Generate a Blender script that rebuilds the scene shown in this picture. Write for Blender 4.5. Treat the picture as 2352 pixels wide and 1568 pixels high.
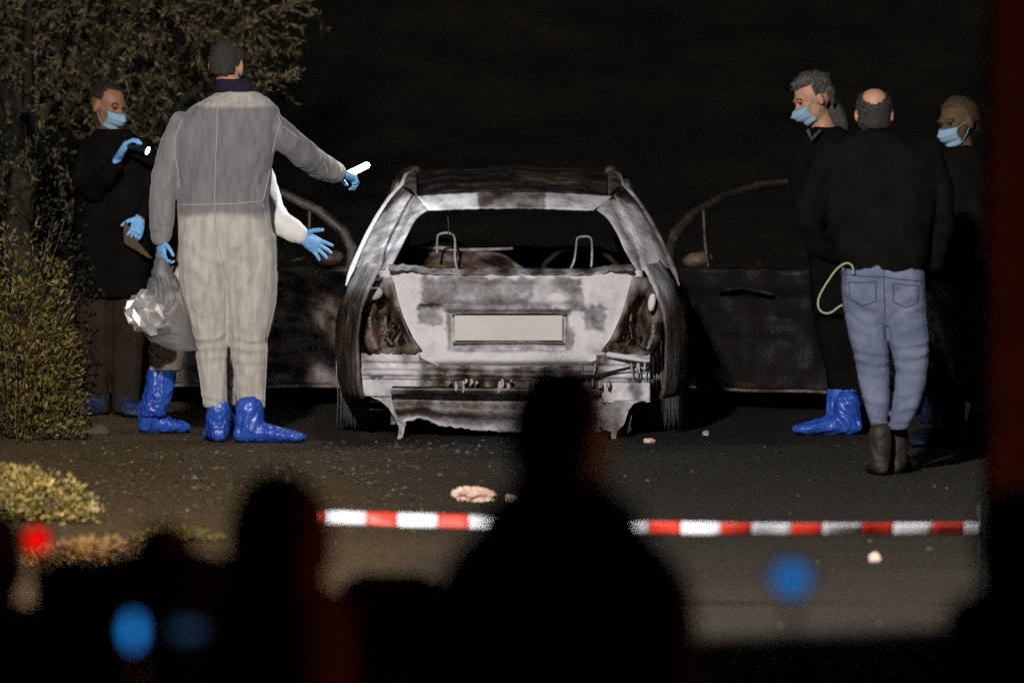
import bpy, bmesh, math, random
import numpy as np
from mathutils import Vector, Matrix, noise
from mathutils.bvhtree import BVHTree

random.seed(7)
rng = np.random.default_rng(7)
scene = bpy.context.scene
for o in list(bpy.data.objects):
    bpy.data.objects.remove(o)

# ------------------------------------------------------------------ camera, world, lights, exposure
# Measured from the photograph on a 2352 px wide view of it: a long lens about 40 m from the car.
FV = 18264.0
CAM = Vector((0.0, 0.0, 2.4))
PITCH = math.atan((784.0 + 85.4) / FV)
cam_data = bpy.data.cameras.new('camera')
cam_data.sensor_width = 36.0
cam_data.lens = 36.0 * FV / 2352.0
cam_data.clip_start = 0.5
cam_data.clip_end = 2000.0
cam_data.dof.use_dof = True
cam_data.dof.focus_distance = 40.0
cam_data.dof.aperture_fstop = 2.7
cam = bpy.data.objects.new('camera', cam_data)
scene.collection.objects.link(cam)
cam.location = CAM
cam.rotation_euler = (math.pi / 2 - PITCH, 0, 0)
scene.camera = cam

world = bpy.data.worlds.new('World')
scene.world = world
world.use_nodes = True
wn = world.node_tree.nodes
bg = wn['Background']
bg.inputs['Color'].default_value = (0.0052, 0.0039, 0.0030, 1)    # night sky over a lit town
bg.inputs['Strength'].default_value = 0.9

scene.view_settings.view_transform = 'Standard'
scene.view_settings.look = 'None'
scene.view_settings.exposure = 0.0
scene.view_settings.gamma = 1.0
scene.cycles.use_denoising = False
scene.cycles.use_light_tree = False
scene.cycles.use_adaptive_sampling = True
scene.cycles.adaptive_threshold = 0.022
scene.cycles.adaptive_min_samples = 14
scene.cycles.max_bounces = 5
scene.cycles.sample_clamp_indirect = 0.6

FLOOD_POS = Vector((-1.9, 22.4, 6.2))
FLOOD_AIM = Vector((-0.5, 39.0, 0.9))
FLOOD_POWER = 13000.0
FLOOD_COLOR = (1.0, 0.955, 0.925)
RED_POS = Vector((1.62, 16.4, 1.15))


def V(px, py, d):
    """a point seen at (px, py) of the 2352 px view, standing at depth d"""
    r = (px - 1176.0) / FV
    u = -(py - 784.0) / FV
    c, s = math.cos(PITCH), math.sin(PITCH)
    dy = c + u * s
    dz = -s + u * c
    k = d / dy
    return Vector((r * k, d, CAM.z + dz * k))


# ------------------------------------------------------------------ helpers
def link(o):
    scene.collection.objects.link(o)
    return o


def tag(o, label, cat, group=None):
    o['label'] = label
    o['category'] = cat
    if group:
        o['group'] = group
    return o


def thing(name, label, cat, loc=(0, 0, 0), group=None):
    o = bpy.data.objects.new(name, None)
    o.empty_display_size = 0.2
    link(o)
    o.location = loc
    return tag(o, label, cat, group)


def parent_to(o, p):
    """parent a world-space mesh to p (an unrotated object) keeping it where it is"""
    if p is not None:
        o.parent = p
        w = Vector((0, 0, 0))
        q = p
        while q is not None:
            w = w + Vector(q.location)
            q = q.parent
        o.location = -w


class MB:
    def __init__(self):
        self.v, self.f = [], []

    def add(self, vs, fs):
        n = len(self.v)
        self.v += [tuple(p) for p in vs]
        self.f += [tuple(i + n for i in f) for f in fs]
        return self

    def rings(self, rings, close=True, caps=True):
        n = len(rings[0])
        vs = [p for r in rings for p in r]
        fs = []
        for a in range(len(rings) - 1):
            for i in range(n if close else n - 1):
                j = (i + 1) % n
                fs.append((a * n + i, a * n + j, (a + 1) * n + j, (a + 1) * n + i))
        if caps and close:
            fs.append(tuple(range(n - 1, -1, -1)))
            fs.append(tuple((len(rings) - 1) * n + i for i in range(n)))
        return self.add(vs, fs)

    def tube(self, pts, radii, n=12, flat=1.0, ref=None, round_ends=True):
        pts = [Vector(p) for p in pts]
        if not isinstance(radii, (list, tuple)):
            radii = [radii] * len(pts)
        radii = list(radii)
        if round_ends:
            t0 = (pts[0] - pts[1]).normalized()
            t1 = (pts[-1] - pts[-2]).normalized()
            pts = [pts[0] + t0 * radii[0] * 0.8, pts[0] + t0 * radii[0] * 0.5] + pts + [pts[-1] + t1 * radii[-1] * 0.5, pts[-1] + t1 * radii[-1] * 0.8]
            radii = [radii[0] * 0.45, radii[0] * 0.82] + radii + [radii[-1] * 0.82, radii[-1] * 0.45]
        rings = []
        prev = None
        for i, p in enumerate(pts):
            t = (pts[min(i + 1, len(pts) - 1)] - pts[max(i - 1, 0)]).normalized()
            if prev is None:
                a = Vector(ref) if ref is not None else Vector((1, 0, 0)) if abs(t.x) < 0.9 else Vector((0, 1, 0))
            else:
                a = prev
            a = (a - t * a.dot(t)).normalized()
            b = t.cross(a)
            prev = a
            r = radii[i]
            rings.append([p + a * (r * math.cos(k * 2 * math.pi / n)) + b * (r * flat * math.sin(k * 2 * math.pi / n)) for k in range(n)])
        return self.rings(rings)

    def ellipsoid(self, c, ax, nu=20, nv=12):
        """ax: three axis vectors"""
        c = Vector(c)
        A, B, C = [Vector(a) for a in ax]
        rings = []
        for j in range(1, nv):
            t = math.pi * j / nv
            rings.append([c + (A * math.cos(2 * math.pi * i / nu) + B * math.sin(2 * math.pi * i / nu)) * math.sin(t) + C * math.cos(t) for i in range(nu)])
        return self.rings(rings)

    def box(self, c, s, R=None):
        c = Vector(c)
        vs = []
        for x in (-.5, .5):
            for y in (-.5, .5):
                for z in (-.5, .5):
                    p = Vector((x * s[0], y * s[1], z * s[2]))
                    vs.append(c + (R @ p if R else p))
        return self.add(vs, [(0, 1, 3, 2), (4, 6, 7, 5), (0, 4, 5, 1), (2, 3, 7, 6), (0, 2, 6, 4), (1, 5, 7, 3)])

    def grid(self, fn, us, vs_, keep=None):
        P = [[fn(u, v) for v in vs_] for u in us]
        m = len(vs_)
        fs = []
        for i in range(len(us) - 1):
            for j in range(m - 1):
                if keep is None or keep((us[i] + us[i + 1]) / 2, (vs_[j] + vs_[j + 1]) / 2):
                    fs.append((i * m + j, (i + 1) * m + j, (i + 1) * m + j + 1, i * m + j + 1))
        return self.add([p for r in P for p in r], fs)

    def prism(self, pts, off):
        pts = [Vector(p) for p in pts]
        return self.rings([pts, [p + Vector(off) for p in pts]])

    def mesh(self, name='m'):
        me = bpy.data.meshes.new(name)
        me.from_pydata(self.v, [], self.f)
        me.update()
        return me


def make(name, mb, mat, parent=None, smooth=True, local=False, solid=0.0, bevel=0.0, ash=None):
    me = mb.mesh(name) if isinstance(mb, MB) else mb
    bm = bmesh.new()
    bm.from_mesh(me)
    loose = [v for v in bm.verts if not v.link_faces]
    if loose:
        bmesh.ops.delete(bm, geom=loose, context='VERTS')
    bmesh.ops.recalc_face_normals(bm, faces=bm.faces)
    bm.to_mesh(me)
    bm.free()
    if smooth:
        me.polygons.foreach_set('use_smooth', [True] * len(me.polygons))
    if ash is not None:
        at = me.attributes.new('ash', 'FLOAT', 'POINT')
        at.data.foreach_set('value', [ash(v.co) if callable(ash) else ash for v in me.vertices])
    me.materials.append(mat)
    o = link(bpy.data.objects.new(name, me))
    if local:
        o.parent = parent
    else:
        parent_to(o, parent)
    if solid:
        m = o.modifiers.new('thickness', 'SOLIDIFY')
        m.thickness = solid
        m.offset = 0
    if bevel:
        m = o.modifiers.new('bevel', 'BEVEL')
        m.width = bevel
        m.segments = 2
        m.limit_method = 'ANGLE'
    return o


def remesh(mb, voxel, smooth=3, disp=None):
    me = mb.mesh('raw')
    o = link(bpy.data.objects.new('raw', me))
    m = o.modifiers.new('r', 'REMESH')
    m.mode = 'VOXEL'
    m.voxel_size = voxel
    if smooth:
        s = o.modifiers.new('s', 'SMOOTH')
        s.factor = 0.5
        s.iterations = smooth
    dg = bpy.context.evaluated_depsgraph_get()
    dg.update()
    me2 = bpy.data.meshes.new_from_object(o.evaluated_get(dg))
    bpy.data.objects.remove(o)
    bpy.data.meshes.remove(me)
    if disp:
        ns = [v.normal.copy() for v in me2.vertices]
        for v, n in zip(me2.vertices, ns):
            v.co += n * disp(v.co, n)
        me2.update()
    return me2


def sstep(a, b, x):
    t = min(1, max(0, (x - a) / (b - a)))
    return t * t * (3 - 2 * t)


def nz(p, s=1.0, off=0.0):
    return noise.noise(Vector((p[0] * s + off, p[1] * s + off * .7, p[2] * s - off)))


def folds(amp=0.006, fx=11, fz=2.4, amp2=0.003, seed=0.0):
    def f(p, n):
        a = noise.noise(Vector((p.x * fx + seed, p.y * fx, p.z * fz + nz(p, 3, seed) * 1.2)))
        b = noise.noise(Vector((p.x * 5 + seed, p.y * 5 - seed, p.z * 17 + p.x * 9)))
        c = nz(p, 30, seed)
        return amp * (1 - 2 * abs(a)) * .9 + amp2 * b + c * amp2 * .5
    return f


def proj(p):
    rel = Vector(p) - CAM
    c, s = math.cos(PITCH), math.sin(PITCH)
    f = rel.y * c - rel.z * s
    u = rel.y * s + rel.z * c
    return 1176 + FV * rel.x / f, 784 - FV * u / f


def fold_lines(lines):
    """lines: (x0, y0, x1, y1, half width px, height m) creases pressed into cloth, traced on the view"""
    def f(p):
        x, y = proj(p)
        a = 0.0
        for x0, y0, x1, y1, w, h in lines:
            dx, dy = x1 - x0, y1 - y0
            t = ((x - x0) * dx + (y - y0) * dy) / (dx * dx + dy * dy)
            if -.1 < t < 1.1:
                tt = min(1, max(0, t))
                bow = 6 * math.sin(tt * math.pi)
                q = ((x - x0) * -dy + (y - y0) * dx) / math.hypot(dx, dy) - bow - 7 * noise.noise(Vector((x * .03, y * .03, x0)))
                e = min(1, max(0, min(t + .1, 1.1 - t) / .25))
                r = q / w
                if abs(r) < 3:
                    wob = .35 + .65 * abs(noise.noise(Vector((x0 * .13, t * 2.5, y0 * .11)))) * 1.6
                    a += .78 * wob * h * e * (math.exp(-(r * .8) ** 2) - .45 * math.exp(-(r * .8 - 1.6) ** 2))
        return a
    return f


def crinkle(amp=0.006, s=26, seed=0.0):
    def f(p, n):
        q = Vector((p[0] * s + 3 * nz(p, 5, seed), p[1] * s, p[2] * s * .55 + 2 * nz(p, 7, seed)))
        a = abs(noise.noise(q + Vector((seed, 0, 0)))) + .35 * abs(noise.noise(q * 2.3))
        return amp * (.6 - 2.2 * a)
    return f


# ------------------------------------------------------------------ materials
def mat(name, col, rough=0.8, col2=None, scale=8.0, bump=0.0, bscale=40.0, metallic=0.0, spec=0.3, stretch=(1, 1, 1), detail=4.0, contrast=(0.35, 0.65), sheen=0.0, coat=0.0, emit=None, estr=0.0, trans=0.0, alpha=1.0):
    m = bpy.data.materials.new(name)
    m.use_nodes = True
    nt = m.node_tree
    b = nt.nodes['Principled BSDF']
    b.inputs['Base Color'].default_value = (*col, 1)
    b.inputs['Roughness'].default_value = rough
    b.inputs['Metallic'].default_value = metallic
    b.inputs['Specular IOR Level'].default_value = spec
    b.inputs['Coat Weight'].default_value = coat
    b.inputs['Sheen Weight'].default_value = sheen
    b.inputs['Alpha'].default_value = alpha
    if trans:
        b.inputs['Transmission Weight'].default_value = trans
    if emit:
        b.inputs['Emission Color'].default_value = (*emit, 1)
        b.inputs['Emission Strength'].default_value = estr
    tc = nt.nodes.new('ShaderNodeTexCoord')
    mp = nt.nodes.new('ShaderNodeMapping')
    mp.inputs['Scale'].default_value = stretch
    nt.links.new(tc.outputs['Object'], mp.inputs['Vector'])
    if col2:
        n = nt.nodes.new('ShaderNodeTexNoise')
        n.inputs['Scale'].default_value = scale
        n.inputs['Detail'].default_value = detail
        n.inputs['Roughness'].default_value = .65
        r = nt.nodes.new('ShaderNodeValToRGB')
        r.color_ramp.elements[0].position = contrast[0]
        r.color_ramp.elements[1].position = contrast[1]
        r.color_ramp.elements[0].color = (*col, 1)
        r.color_ramp.elements[1].color = (*col2, 1)
        nt.links.new(mp.outputs['Vector'], n.inputs['Vector'])
        nt.links.new(n.outputs['Fac'], r.inputs['Fac'])
        nt.links.new(r.outputs['Color'], b.inputs['Base Color'])
    if bump:
        n2 = nt.nodes.new('ShaderNodeTexNoise')
        n2.inputs['Scale'].default_value = bscale
        n2.inputs['Detail'].default_value = 3
        bp = nt.nodes.new('ShaderNodeBump')
        bp.inputs['Strength'].default_value = bump
        bp.inputs['Distance'].default_value = 0.01
        nt.links.new(mp.outputs['Vector'], n2.inputs['Vector'])
        nt.links.new(n2.outputs['Fac'], bp.inputs['Height'])
        nt.links.new(bp.outputs['Normal'], b.inputs['Normal'])
    return m


def burnt(name, stretch=(1, 1, 1), soot=(.012, .010, .009), rust=(.085, .062, .047), grey=(.26, .25, .255), ashc=(.62, .60, .61), scale=9.0, rough=.6, amount=.62):
    """burnt sheet metal: soot, rust, scorched grey and white ash, by how far the paint burned off ('ash')"""
    m = bpy.data.materials.new(name)
    m.use_nodes = True
    nt = m.node_tree
    b = nt.nodes['Principled BSDF']
    tc = nt.nodes.new('ShaderNodeTexCoord')
    mp = nt.nodes.new('ShaderNodeMapping')
    mp.inputs['Scale'].default_value = stretch
    nt.links.new(tc.outputs['Object'], mp.inputs['Vector'])
    at = nt.nodes.new('ShaderNodeAttribute')
    at.attribute_name = 'ash'
    n = nt.nodes.new('ShaderNodeTexNoise')
    n.inputs['Scale'].default_value = scale
    n.inputs['Detail'].default_value = 9
    n.inputs['Roughness'].default_value = .68
    nt.links.new(mp.outputs['Vector'], n.inputs['Vector'])
    s = nt.nodes.new('ShaderNodeMath')
    s.operation = 'SUBTRACT'
    s.inputs[1].default_value = .5
    nt.links.new(n.outputs['Fac'], s.inputs[0])
    k = nt.nodes.new('ShaderNodeMath')
    k.operation = 'MULTIPLY_ADD'
    k.inputs[1].default_value = amount * 1.9
    nt.links.new(s.outputs[0], k.inputs[0])
    nt.links.new(at.outputs['Fac'], k.inputs[2])
    r = nt.nodes.new('ShaderNodeValToRGB')
    e = r.color_ramp.elements
    e[0].position = 0.05
    e[0].color = (*soot, 1)
    e[1].position = 1.0
    e[1].color = (*ashc, 1)
    for p, c in ((.3, rust), (.52, tuple(x * .8 for x in grey)), (.72, tuple((x + y) / 2 for x, y in zip(grey, ashc)))):
        q = e.new(p)
        q.color = (*c, 1)
    nt.links.new(k.outputs[0], r.inputs['Fac'])
    nt.links.new(r.outputs['Color'], b.inputs['Base Color'])
    n2 = nt.nodes.new('ShaderNodeTexNoise')
    n2.inputs['Scale'].default_value = scale * 5
    n2.inputs['Detail'].default_value = 5
    nt.links.new(mp.outputs['Vector'], n2.inputs['Vector'])
    bp = nt.nodes.new('ShaderNodeBump')
    bp.inputs['Strength'].default_value = .6
    bp.inputs['Distance'].default_value = .006
    nt.links.new(n2.outputs['Fac'], bp.inputs['Height'])
    nt.links.new(bp.outputs['Normal'], b.inputs['Normal'])
    rr = nt.nodes.new('ShaderNodeMapRange')
    rr.inputs['To Min'].default_value = rough - .22
    rr.inputs['To Max'].default_value = min(1, rough + .25)
    nt.links.new(k.outputs[0], rr.inputs['Value'])
    nt.links.new(rr.outputs['Result'], b.inputs['Roughness'])
    b.inputs['Specular IOR Level'].default_value = .45
    return m


M = {}
M['burnt'] = burnt('burnt_sheet_metal')
M['burnt_side'] = burnt('burnt_side_metal', stretch=(3.0, 3.0, .6), rough=.5, scale=12)
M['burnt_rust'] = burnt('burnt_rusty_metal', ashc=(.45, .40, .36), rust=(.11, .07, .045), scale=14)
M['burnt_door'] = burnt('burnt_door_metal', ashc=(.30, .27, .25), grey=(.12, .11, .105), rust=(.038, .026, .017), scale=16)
M['wire'] = mat('burnt_tyre_wire', (.05, .045, .042), .6, (.20, .185, .175), 10, .5, 60, metallic=.2, stretch=(6, .5, .5))
M['char'] = mat('char', (.008, .007, .006), .9, (.03, .024, .02), 14, .6, 50)
M['plate'] = mat('plate_paint', (.50, .46, .43), .6, (.60, .55, .52), 3, .1, 30)
M['bare'] = mat('scorched_steel', (.16, .155, .16), .45, (.3, .29, .29), 20, .2, 60, metallic=.5)
M['orange'] = mat('orange_reflector', (.8, .30, .01), .35)
M['skin'] = mat('skin', (.40, .20, .12), .55, (.46, .25, .16), 18, .08, 90, spec=.35)
M['skin_dark'] = mat('skin_tan', (.23, .095, .05), .55, (.29, .13, .075), 18, .08, 90, spec=.35)
M['skin_dim'] = mat('skin_olive', (.07, .045, .022), .7, (.10, .062, .032), 18, .08, 90, spec=.2)  # skin darkened toward olive to carry the dim light on the face
M['hair_black'] = mat('black_hair', (.012, .010, .008), .7, (.03, .024, .02), 60, .8, 130, stretch=(1, 1, .4))
M['hair_grey'] = mat('grey_hair', (.035, .033, .029), .8, (.12, .112, .10), 45, .9, 90, stretch=(1, 1, .5))
M['hair_short'] = mat('cropped_grey_hair', (.022, .019, .015), .85, (.055, .048, .040), 90, .8, 160)
M['hair_brown'] = mat('brown_hair', (.045, .032, .016), .8, (.09, .065, .035), 60, .8, 130)
M['mask'] = mat('mask_cloth', (.19, .31, .41), .85, (.24, .37, .47), 6, .15, 60)
M['glove'] = mat('blue_nitrile', (.13, .36, .66), .42, (.19, .44, .74), 12, .25, 45, spec=.4)
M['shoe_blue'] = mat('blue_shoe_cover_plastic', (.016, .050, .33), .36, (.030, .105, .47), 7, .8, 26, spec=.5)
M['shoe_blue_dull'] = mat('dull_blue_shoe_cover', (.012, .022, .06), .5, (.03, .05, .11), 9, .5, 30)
M['shoe_blue_dark'] = mat('dark_blue_shoe_cover', (.003, .006, .02), .6, (.006, .012, .036), 9, .5, 30, spec=.25)  # same blue covers, shade put into the colour
M['white_suit'] = mat('white_suit_cloth', (.70, .68, .64), .85, (.78, .76, .73), 5, .2, 50, sheen=.2)
M['cream'] = mat('cream_trouser_cloth', (.56, .46, .38), .85, (.66, .57, .49), 7, .3, 40)  # white suit legs with the warm light put into the colour
M['tan'] = mat('tan_coat_cloth', (.11, .07, .025), .9, (.15, .10, .045), 7, .3, 40)  # white suit again, its shadow put into the colour
M['seam'] = mat('coverall_seam', (.40, .37, .345), .9)
M['black_cloth'] = mat('black_jacket_cloth', (.0042, .0037, .0034), .95, (.0075, .0066, .0058), 8, .3, 60, spec=.03)
M['coat'] = mat('black_coat_cloth', (.0042, .0035, .003), .95, (.0072, .006, .0052), 8, .3, 60, spec=.03)
M['brown_trousers'] = mat('brown_black_trousers', (.020, .014, .010), .9, (.030, .022, .017), 8, .3, 60, spec=.03)
M['navy'] = mat('navy_collar', (.016, .012, .022), .9, (.026, .02, .034), 30, .3, 60, spec=.03)
M['jeans'] = mat('blue_jeans', (.088, .104, .168), .85, (.16, .178, .25), 7, .35, 90, spec=.15)
M['khaki'] = mat('khaki_trousers', (.020, .016, .010), .9, (.034, .028, .018), 9, .3, 60)
M['boot'] = mat('brown_leather', (.014, .011, .008), .6, (.028, .022, .016), 12, .4, 40)
M['grey_cloth'] = mat('grey_collar', (.035, .035, .033), .9, (.07, .07, .065), 30, .3, 60)
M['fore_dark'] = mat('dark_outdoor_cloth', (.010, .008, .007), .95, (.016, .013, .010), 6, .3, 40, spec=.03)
M['fore_red'] = mat('dark_red_cloth', (.05, .018, .010), .95, (.07, .026, .015), 6, .3, 40, spec=.03)  # dark cloth with the red rim light put into its colour
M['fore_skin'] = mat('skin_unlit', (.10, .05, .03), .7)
M['black_plastic'] = mat('black_plastic', (.015, .015, .016), .4, (.022, .022, .022), 20)
M['led'] = mat('white_led', (.9, .95, 1), .4, emit=(.82, .92, 1.0), estr=420.0)
M['torch_lens'] = mat('torch_lens', (.9, .9, 1), .4, emit=(.85, .9, 1.0), estr=7.0)
for k_, e_ in (('a', 1.15), ('b', 2.6), ('c', .28)):
    M['screen_' + k_] = mat('blue_screen_' + k_, (.02, .1, .3), .3, emit=(.010, .155, .48) if k_ != 'c' else (.05, .14, .30), estr=e_)
    M['screen_' + k_].cycles.emission_sampling = 'NONE'
M['screen'] = mat('blue_screen', (.02, .1, .3), .3, emit=(.008, .16, .62), estr=.75)
M['screen_dim'] = mat('dim_blue_screen', (.02, .1, .3), .3, emit=(.03, .075, .16), estr=.30)
M['red_lens'] = mat('red_lamp_glass', (.5, .01, .01), .3, emit=(1.0, .004, .003), estr=1.1)
M['tape_white'] = mat('white_tape_film', (.40, .40, .43), .45, (.52, .52, .55), 4, .1, 30)
M['tape_red'] = mat('red_tape_film', (.34, .020, .009), .45, (.42, .027, .012), 4, .1, 30)
M['rust_post'] = mat('red_brown_paint', (.18, .07, .034), .85, (.27, .105, .055), 6, .4, 20)
M['cord'] = mat('pale_cord', (.30, .34, .22), .6)
M['bag_film'] = mat('bag_film', (.13, .125, .125), .4, (.2, .195, .195), 7, .3, 14, spec=.35, alpha=.48)
M['foil'] = mat('silver_foil', (.55, .53, .52), .5, metallic=.55, bump=.25, bscale=18)
M['debris'] = mat('crumpled_packaging', (.50, .27, .20), .5, (.72, .55, .45), 24, .5, 40)
M['folder'] = mat('brown_folder', (.055, .036, .018), .8, (.09, .065, .035), 10)
M['stone'] = mat('stone', (.14, .105, .07), .9, (.25, .2, .15), 18, .6, 40)
M['trunk'] = mat('bark', (.022, .018, .013), .95, (.045, .038, .028), 14, .9, 30, stretch=(1, 1, .3))
M['pole'] = mat('galvanised_steel', (.3, .3, .3), .5, (.38, .38, .38), 12, .1, 30, metallic=.6)


def leafmat(name, a, b, scale=2.0, rough=.6):
    m = mat(name, a, rough, b, scale, spec=.3)
    nt = m.node_tree
    p = nt.nodes['Principled BSDF']
    g = nt.nodes.new('ShaderNodeNewGeometry')
    ob = nt.nodes.new('ShaderNodeHueSaturation')
    mr = nt.nodes.new('ShaderNodeMapRange')
    mr.inputs['To Min'].default_value = .45
    mr.inputs['To Max'].default_value = 1.5
    nt.links.new(g.outputs['Random Per Island'], mr.inputs['Value'])
    nt.links.new(mr.outputs['Result'], ob.inputs['Value'])
    src = p.inputs['Base Color'].links[0].from_socket
    nt.links.new(src, ob.inputs['Color'])
    nt.links.new(ob.outputs['Color'], p.inputs['Base Color'])
    return m


M['olive'] = leafmat('olive_leaves', (.088, .075, .032), (.18, .148, .072))
M['shrub'] = leafmat('shrub_leaves', (.066, .058, .010), (.17, .12, .024))
M['shrub_dark'] = leafmat('dark_shrub_leaves', (.014, .012, .006), (.030, .022, .010))
M['straw'] = leafmat('dry_yellow_leaves', (.20, .165, .036), (.42, .30, .09), 6)
M['straw_red'] = leafmat('dry_rusty_leaves', (.16, .07, .025), (.36, .21, .06), 6)
M['twig'] = leafmat('dry_twigs', (.05, .038, .022), (.13, .10, .06), 4)

M['led'].node_tree.nodes['Principled BSDF'].inputs['Emission Strength'].default_value = 14.0
for k_ in ('led', 'torch_lens', 'screen', 'screen_dim', 'red_lens'):
    M[k_].cycles.emission_sampling = 'NONE'

# ground: packed dirt on the left verge, worn asphalt elsewhere, a burn stain round the car, dust streaks near the tape
gm = bpy.data.materials.new('ground_dirt_and_asphalt')
gm.use_nodes = True
nt = gm.node_tree
N = nt.nodes
L = nt.links.new
gb = N['Principled BSDF']
gb.inputs['Roughness'].default_value = .88
gb.inputs['Specular IOR Level'].default_value = .25
geo = N.new('ShaderNodeNewGeometry')
sep = N.new('ShaderNodeSeparateXYZ')
L(geo.outputs['Position'], sep.inputs[0])


def gnoise(scale, detail, stretch=(1, 1, 1), rough=.6):
    mp = N.new('ShaderNodeMapping')
    mp.inputs['Scale'].default_value = stretch
    L(geo.outputs['Position'], mp.inputs['Vector'])
    n = N.new('ShaderNodeTexNoise')
    n.inputs['Scale'].default_value = scale
    n.inputs['Detail'].default_value = detail
    n.inputs['Roughness'].default_value = rough
    L(mp.outputs['Vector'], n.inputs['Vector'])
    return n.outputs['Fac']


def gramp(fac, stops):
    r = N.new('ShaderNodeValToRGB')
    e = r.color_ramp.elements
    e[0].position, e[0].color = stops[0][0], (*stops[0][1], 1)
    e[1].position, e[1].color = stops[-1][0], (*stops[-1][1], 1)
    for p, c in stops[1:-1]:
        q = e.new(p)
        q.color = (*c, 1)
    L(fac, r.inputs['Fac'])
    return r.outputs['Color']


def gmath(op, a, b, c=None):
    m = N.new('ShaderNodeMath')
    m.operation = op
    for i, x in enumerate((a, b, c)):
        if x is None:
            continue
        if isinstance(x, (int, float)):
            m.inputs[i].default_value = x
        else:
            L(x, m.inputs[i])
    return m.outputs[0]


def gmix(fac, a, b):
    m = N.new('ShaderNodeMix')
    m.data_type = 'RGBA'
    L(fac, m.inputs['Factor'])
    for s, x in (('A', a), ('B', b)):
        i = [k for k in m.inputs if k.name == s and k.type == 'RGBA'][0]
        if isinstance(x, tuple):
            i.default_value = (*x, 1)
        else:
            L(x, i)
    return [k for k in m.outputs if k.type == 'RGBA'][0]


def grange(v, a, b):
    m = N.new('ShaderNodeMapRange')
    m.interpolation_type = 'SMOOTHSTEP'
    L(v, m.inputs['Value'])
    m.inputs['From Min'].default_value = a
    m.inputs['From Max'].default_value = b
    return m.outputs['Result']


asphalt = gramp(gnoise(55, 6, rough=.75), [(.3, (.016, .0128, .009)), (.55, (.032, .0265, .0185)), (.75, (.068, .056, .038))])
dirt = gramp(gnoise(30, 7, rough=.72), [(.3, (.050, .030, .011)), (.55, (.118, .073, .028)), (.75, (.23, .16, .08))])
edge = gmath('ADD', sep.outputs['X'], gmath('MULTIPLY', gmath('SUBTRACT', gnoise(1.1, 5), .5), 1.5))
base = gmix(grange(edge, -1.1, .25), dirt, asphalt)
hillc = gramp(gnoise(1.3, 8, rough=.7), [(.35, (.014, .011, .008)), (.55, (.036, .028, .019)), (.7, (.07, .056, .036))])
base = gmix(grange(gmath('ADD', sep.outputs['Y'], gmath('MULTIPLY', gmath('SUBTRACT', gnoise(.8, 5), .5), 4.0)), 45.0, 48.5), base, hillc)
dust_n = gramp(gnoise(2.2, 6, (.35, 2.4, 1)), [(.42, (0, 0, 0)), (.62, (1, 1, 1))])
dy = gmath('SUBTRACT', sep.outputs['Y'], 31.0)
dustm = gmath('MULTIPLY', dust_n, gmath('SUBTRACT', 1.0, grange(gmath('ABSOLUTE', dy, 0), .9, 3.0)))
base = gmix(gmath('MULTIPLY', dustm, .15), base, (.088, .070, .038))
bx_ = gmath('DIVIDE', sep.outputs['X'], 2.1)
by_ = gmath('DIVIDE', gmath('SUBTRACT', sep.outputs['Y'], 41.9), 3.4)
rad = gmath('SQRT', gmath('ADD', gmath('MULTIPLY', bx_, bx_), gmath('MULTIPLY', by_, by_)), 0)
rad = gmath('ADD', rad, gmath('MULTIPLY', gmath('SUBTRACT', gnoise(1.7, 6), .5), .7))
burnm = gmath('SUBTRACT', 1.0, grange(rad, .72, 1.05))
base = gmix(gmath('MULTIPLY', burnm, .85), base, (.006, .005, .0045))
L(base, gb.inputs['Base Color'])
bmp = N.new('ShaderNodeBump')
bmp.inputs['Strength'].default_value = .9
bmp.inputs['Distance'].default_value = .02
L(gmath('ADD', gnoise(45, 6, rough=.7), gmath('MULTIPLY', gnoise(7, 4), 1.2)), bmp.inputs['Height'])
L(bmp.outputs['Normal'], gb.inputs['Normal'])
M['ground'] = gm

# ------------------------------------------------------------------ ground
def ground_z(x, y):
    z = 0.0
    if y < 26.0:
        z -= .30 * min(1, (26.0 - y) / 5.0)          # the street falls away toward the crowd
    if y > 45.2:
        z += min(1.2, (y - 45.2) * .10) + .10 * nz((x, y, 0), .6)
        if y > 54:
            t = min(1, (y - 54) / 40)
            z += 26 * t * t * (3 - 2 * t) + 1.2 * nz((x, y, 0), .14) * t
    if x < -1.6 and y > 26:
        t = min(1, (-1.6 - x) / 1.2)
        z += t * (.05 + .05 * nz((x, y, 0), 1.3) + .02 * nz((x, y, 2), 5))
    return z + .005 * nz((x, y, 0), 3.0)


def axis(parts):
    out = []
    for a, b, s in parts:
        out += list(np.arange(a, b, s))
    out.append(parts[-1][1])
    return [float(t) for t in out]


g = MB()
g.grid(lambda u, v: Vector((u, v, ground_z(u, v))),
       axis([(-600, -60, 60), (-60, -8, 4), (-8, 8, .16), (8, 60, 4), (60, 600, 60)]),
       axis([(-60, 10, 5), (10, 24, .7), (24, 50, .16), (50, 96, 1.0), (100, 900, 40)]))
o = make('ground', g, M['ground'])
o['kind'] = 'structure'

# ------------------------------------------------------------------ lights
def spot(name, pos, aim, power, col, size, blend, rad, parent):
    l = bpy.data.lights.new(name, 'SPOT')
    l.energy = power
    l.color = col
    l.spot_size = math.radians(size)
    l.spot_blend = blend
    l.shadow_soft_size = rad
    q = link(bpy.data.objects.new(name, l))
    q.location = pos
    q.rotation_euler = (Vector(aim) - Vector(pos)).to_track_quat('-Z', 'Y').to_euler()
    parent_to_light(q, parent)
    return q


def parent_to_light(q, p):
    if p is not None:
        loc = q.location.copy()
        q.parent = p
        q.location = loc - Vector(p.location)


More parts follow.
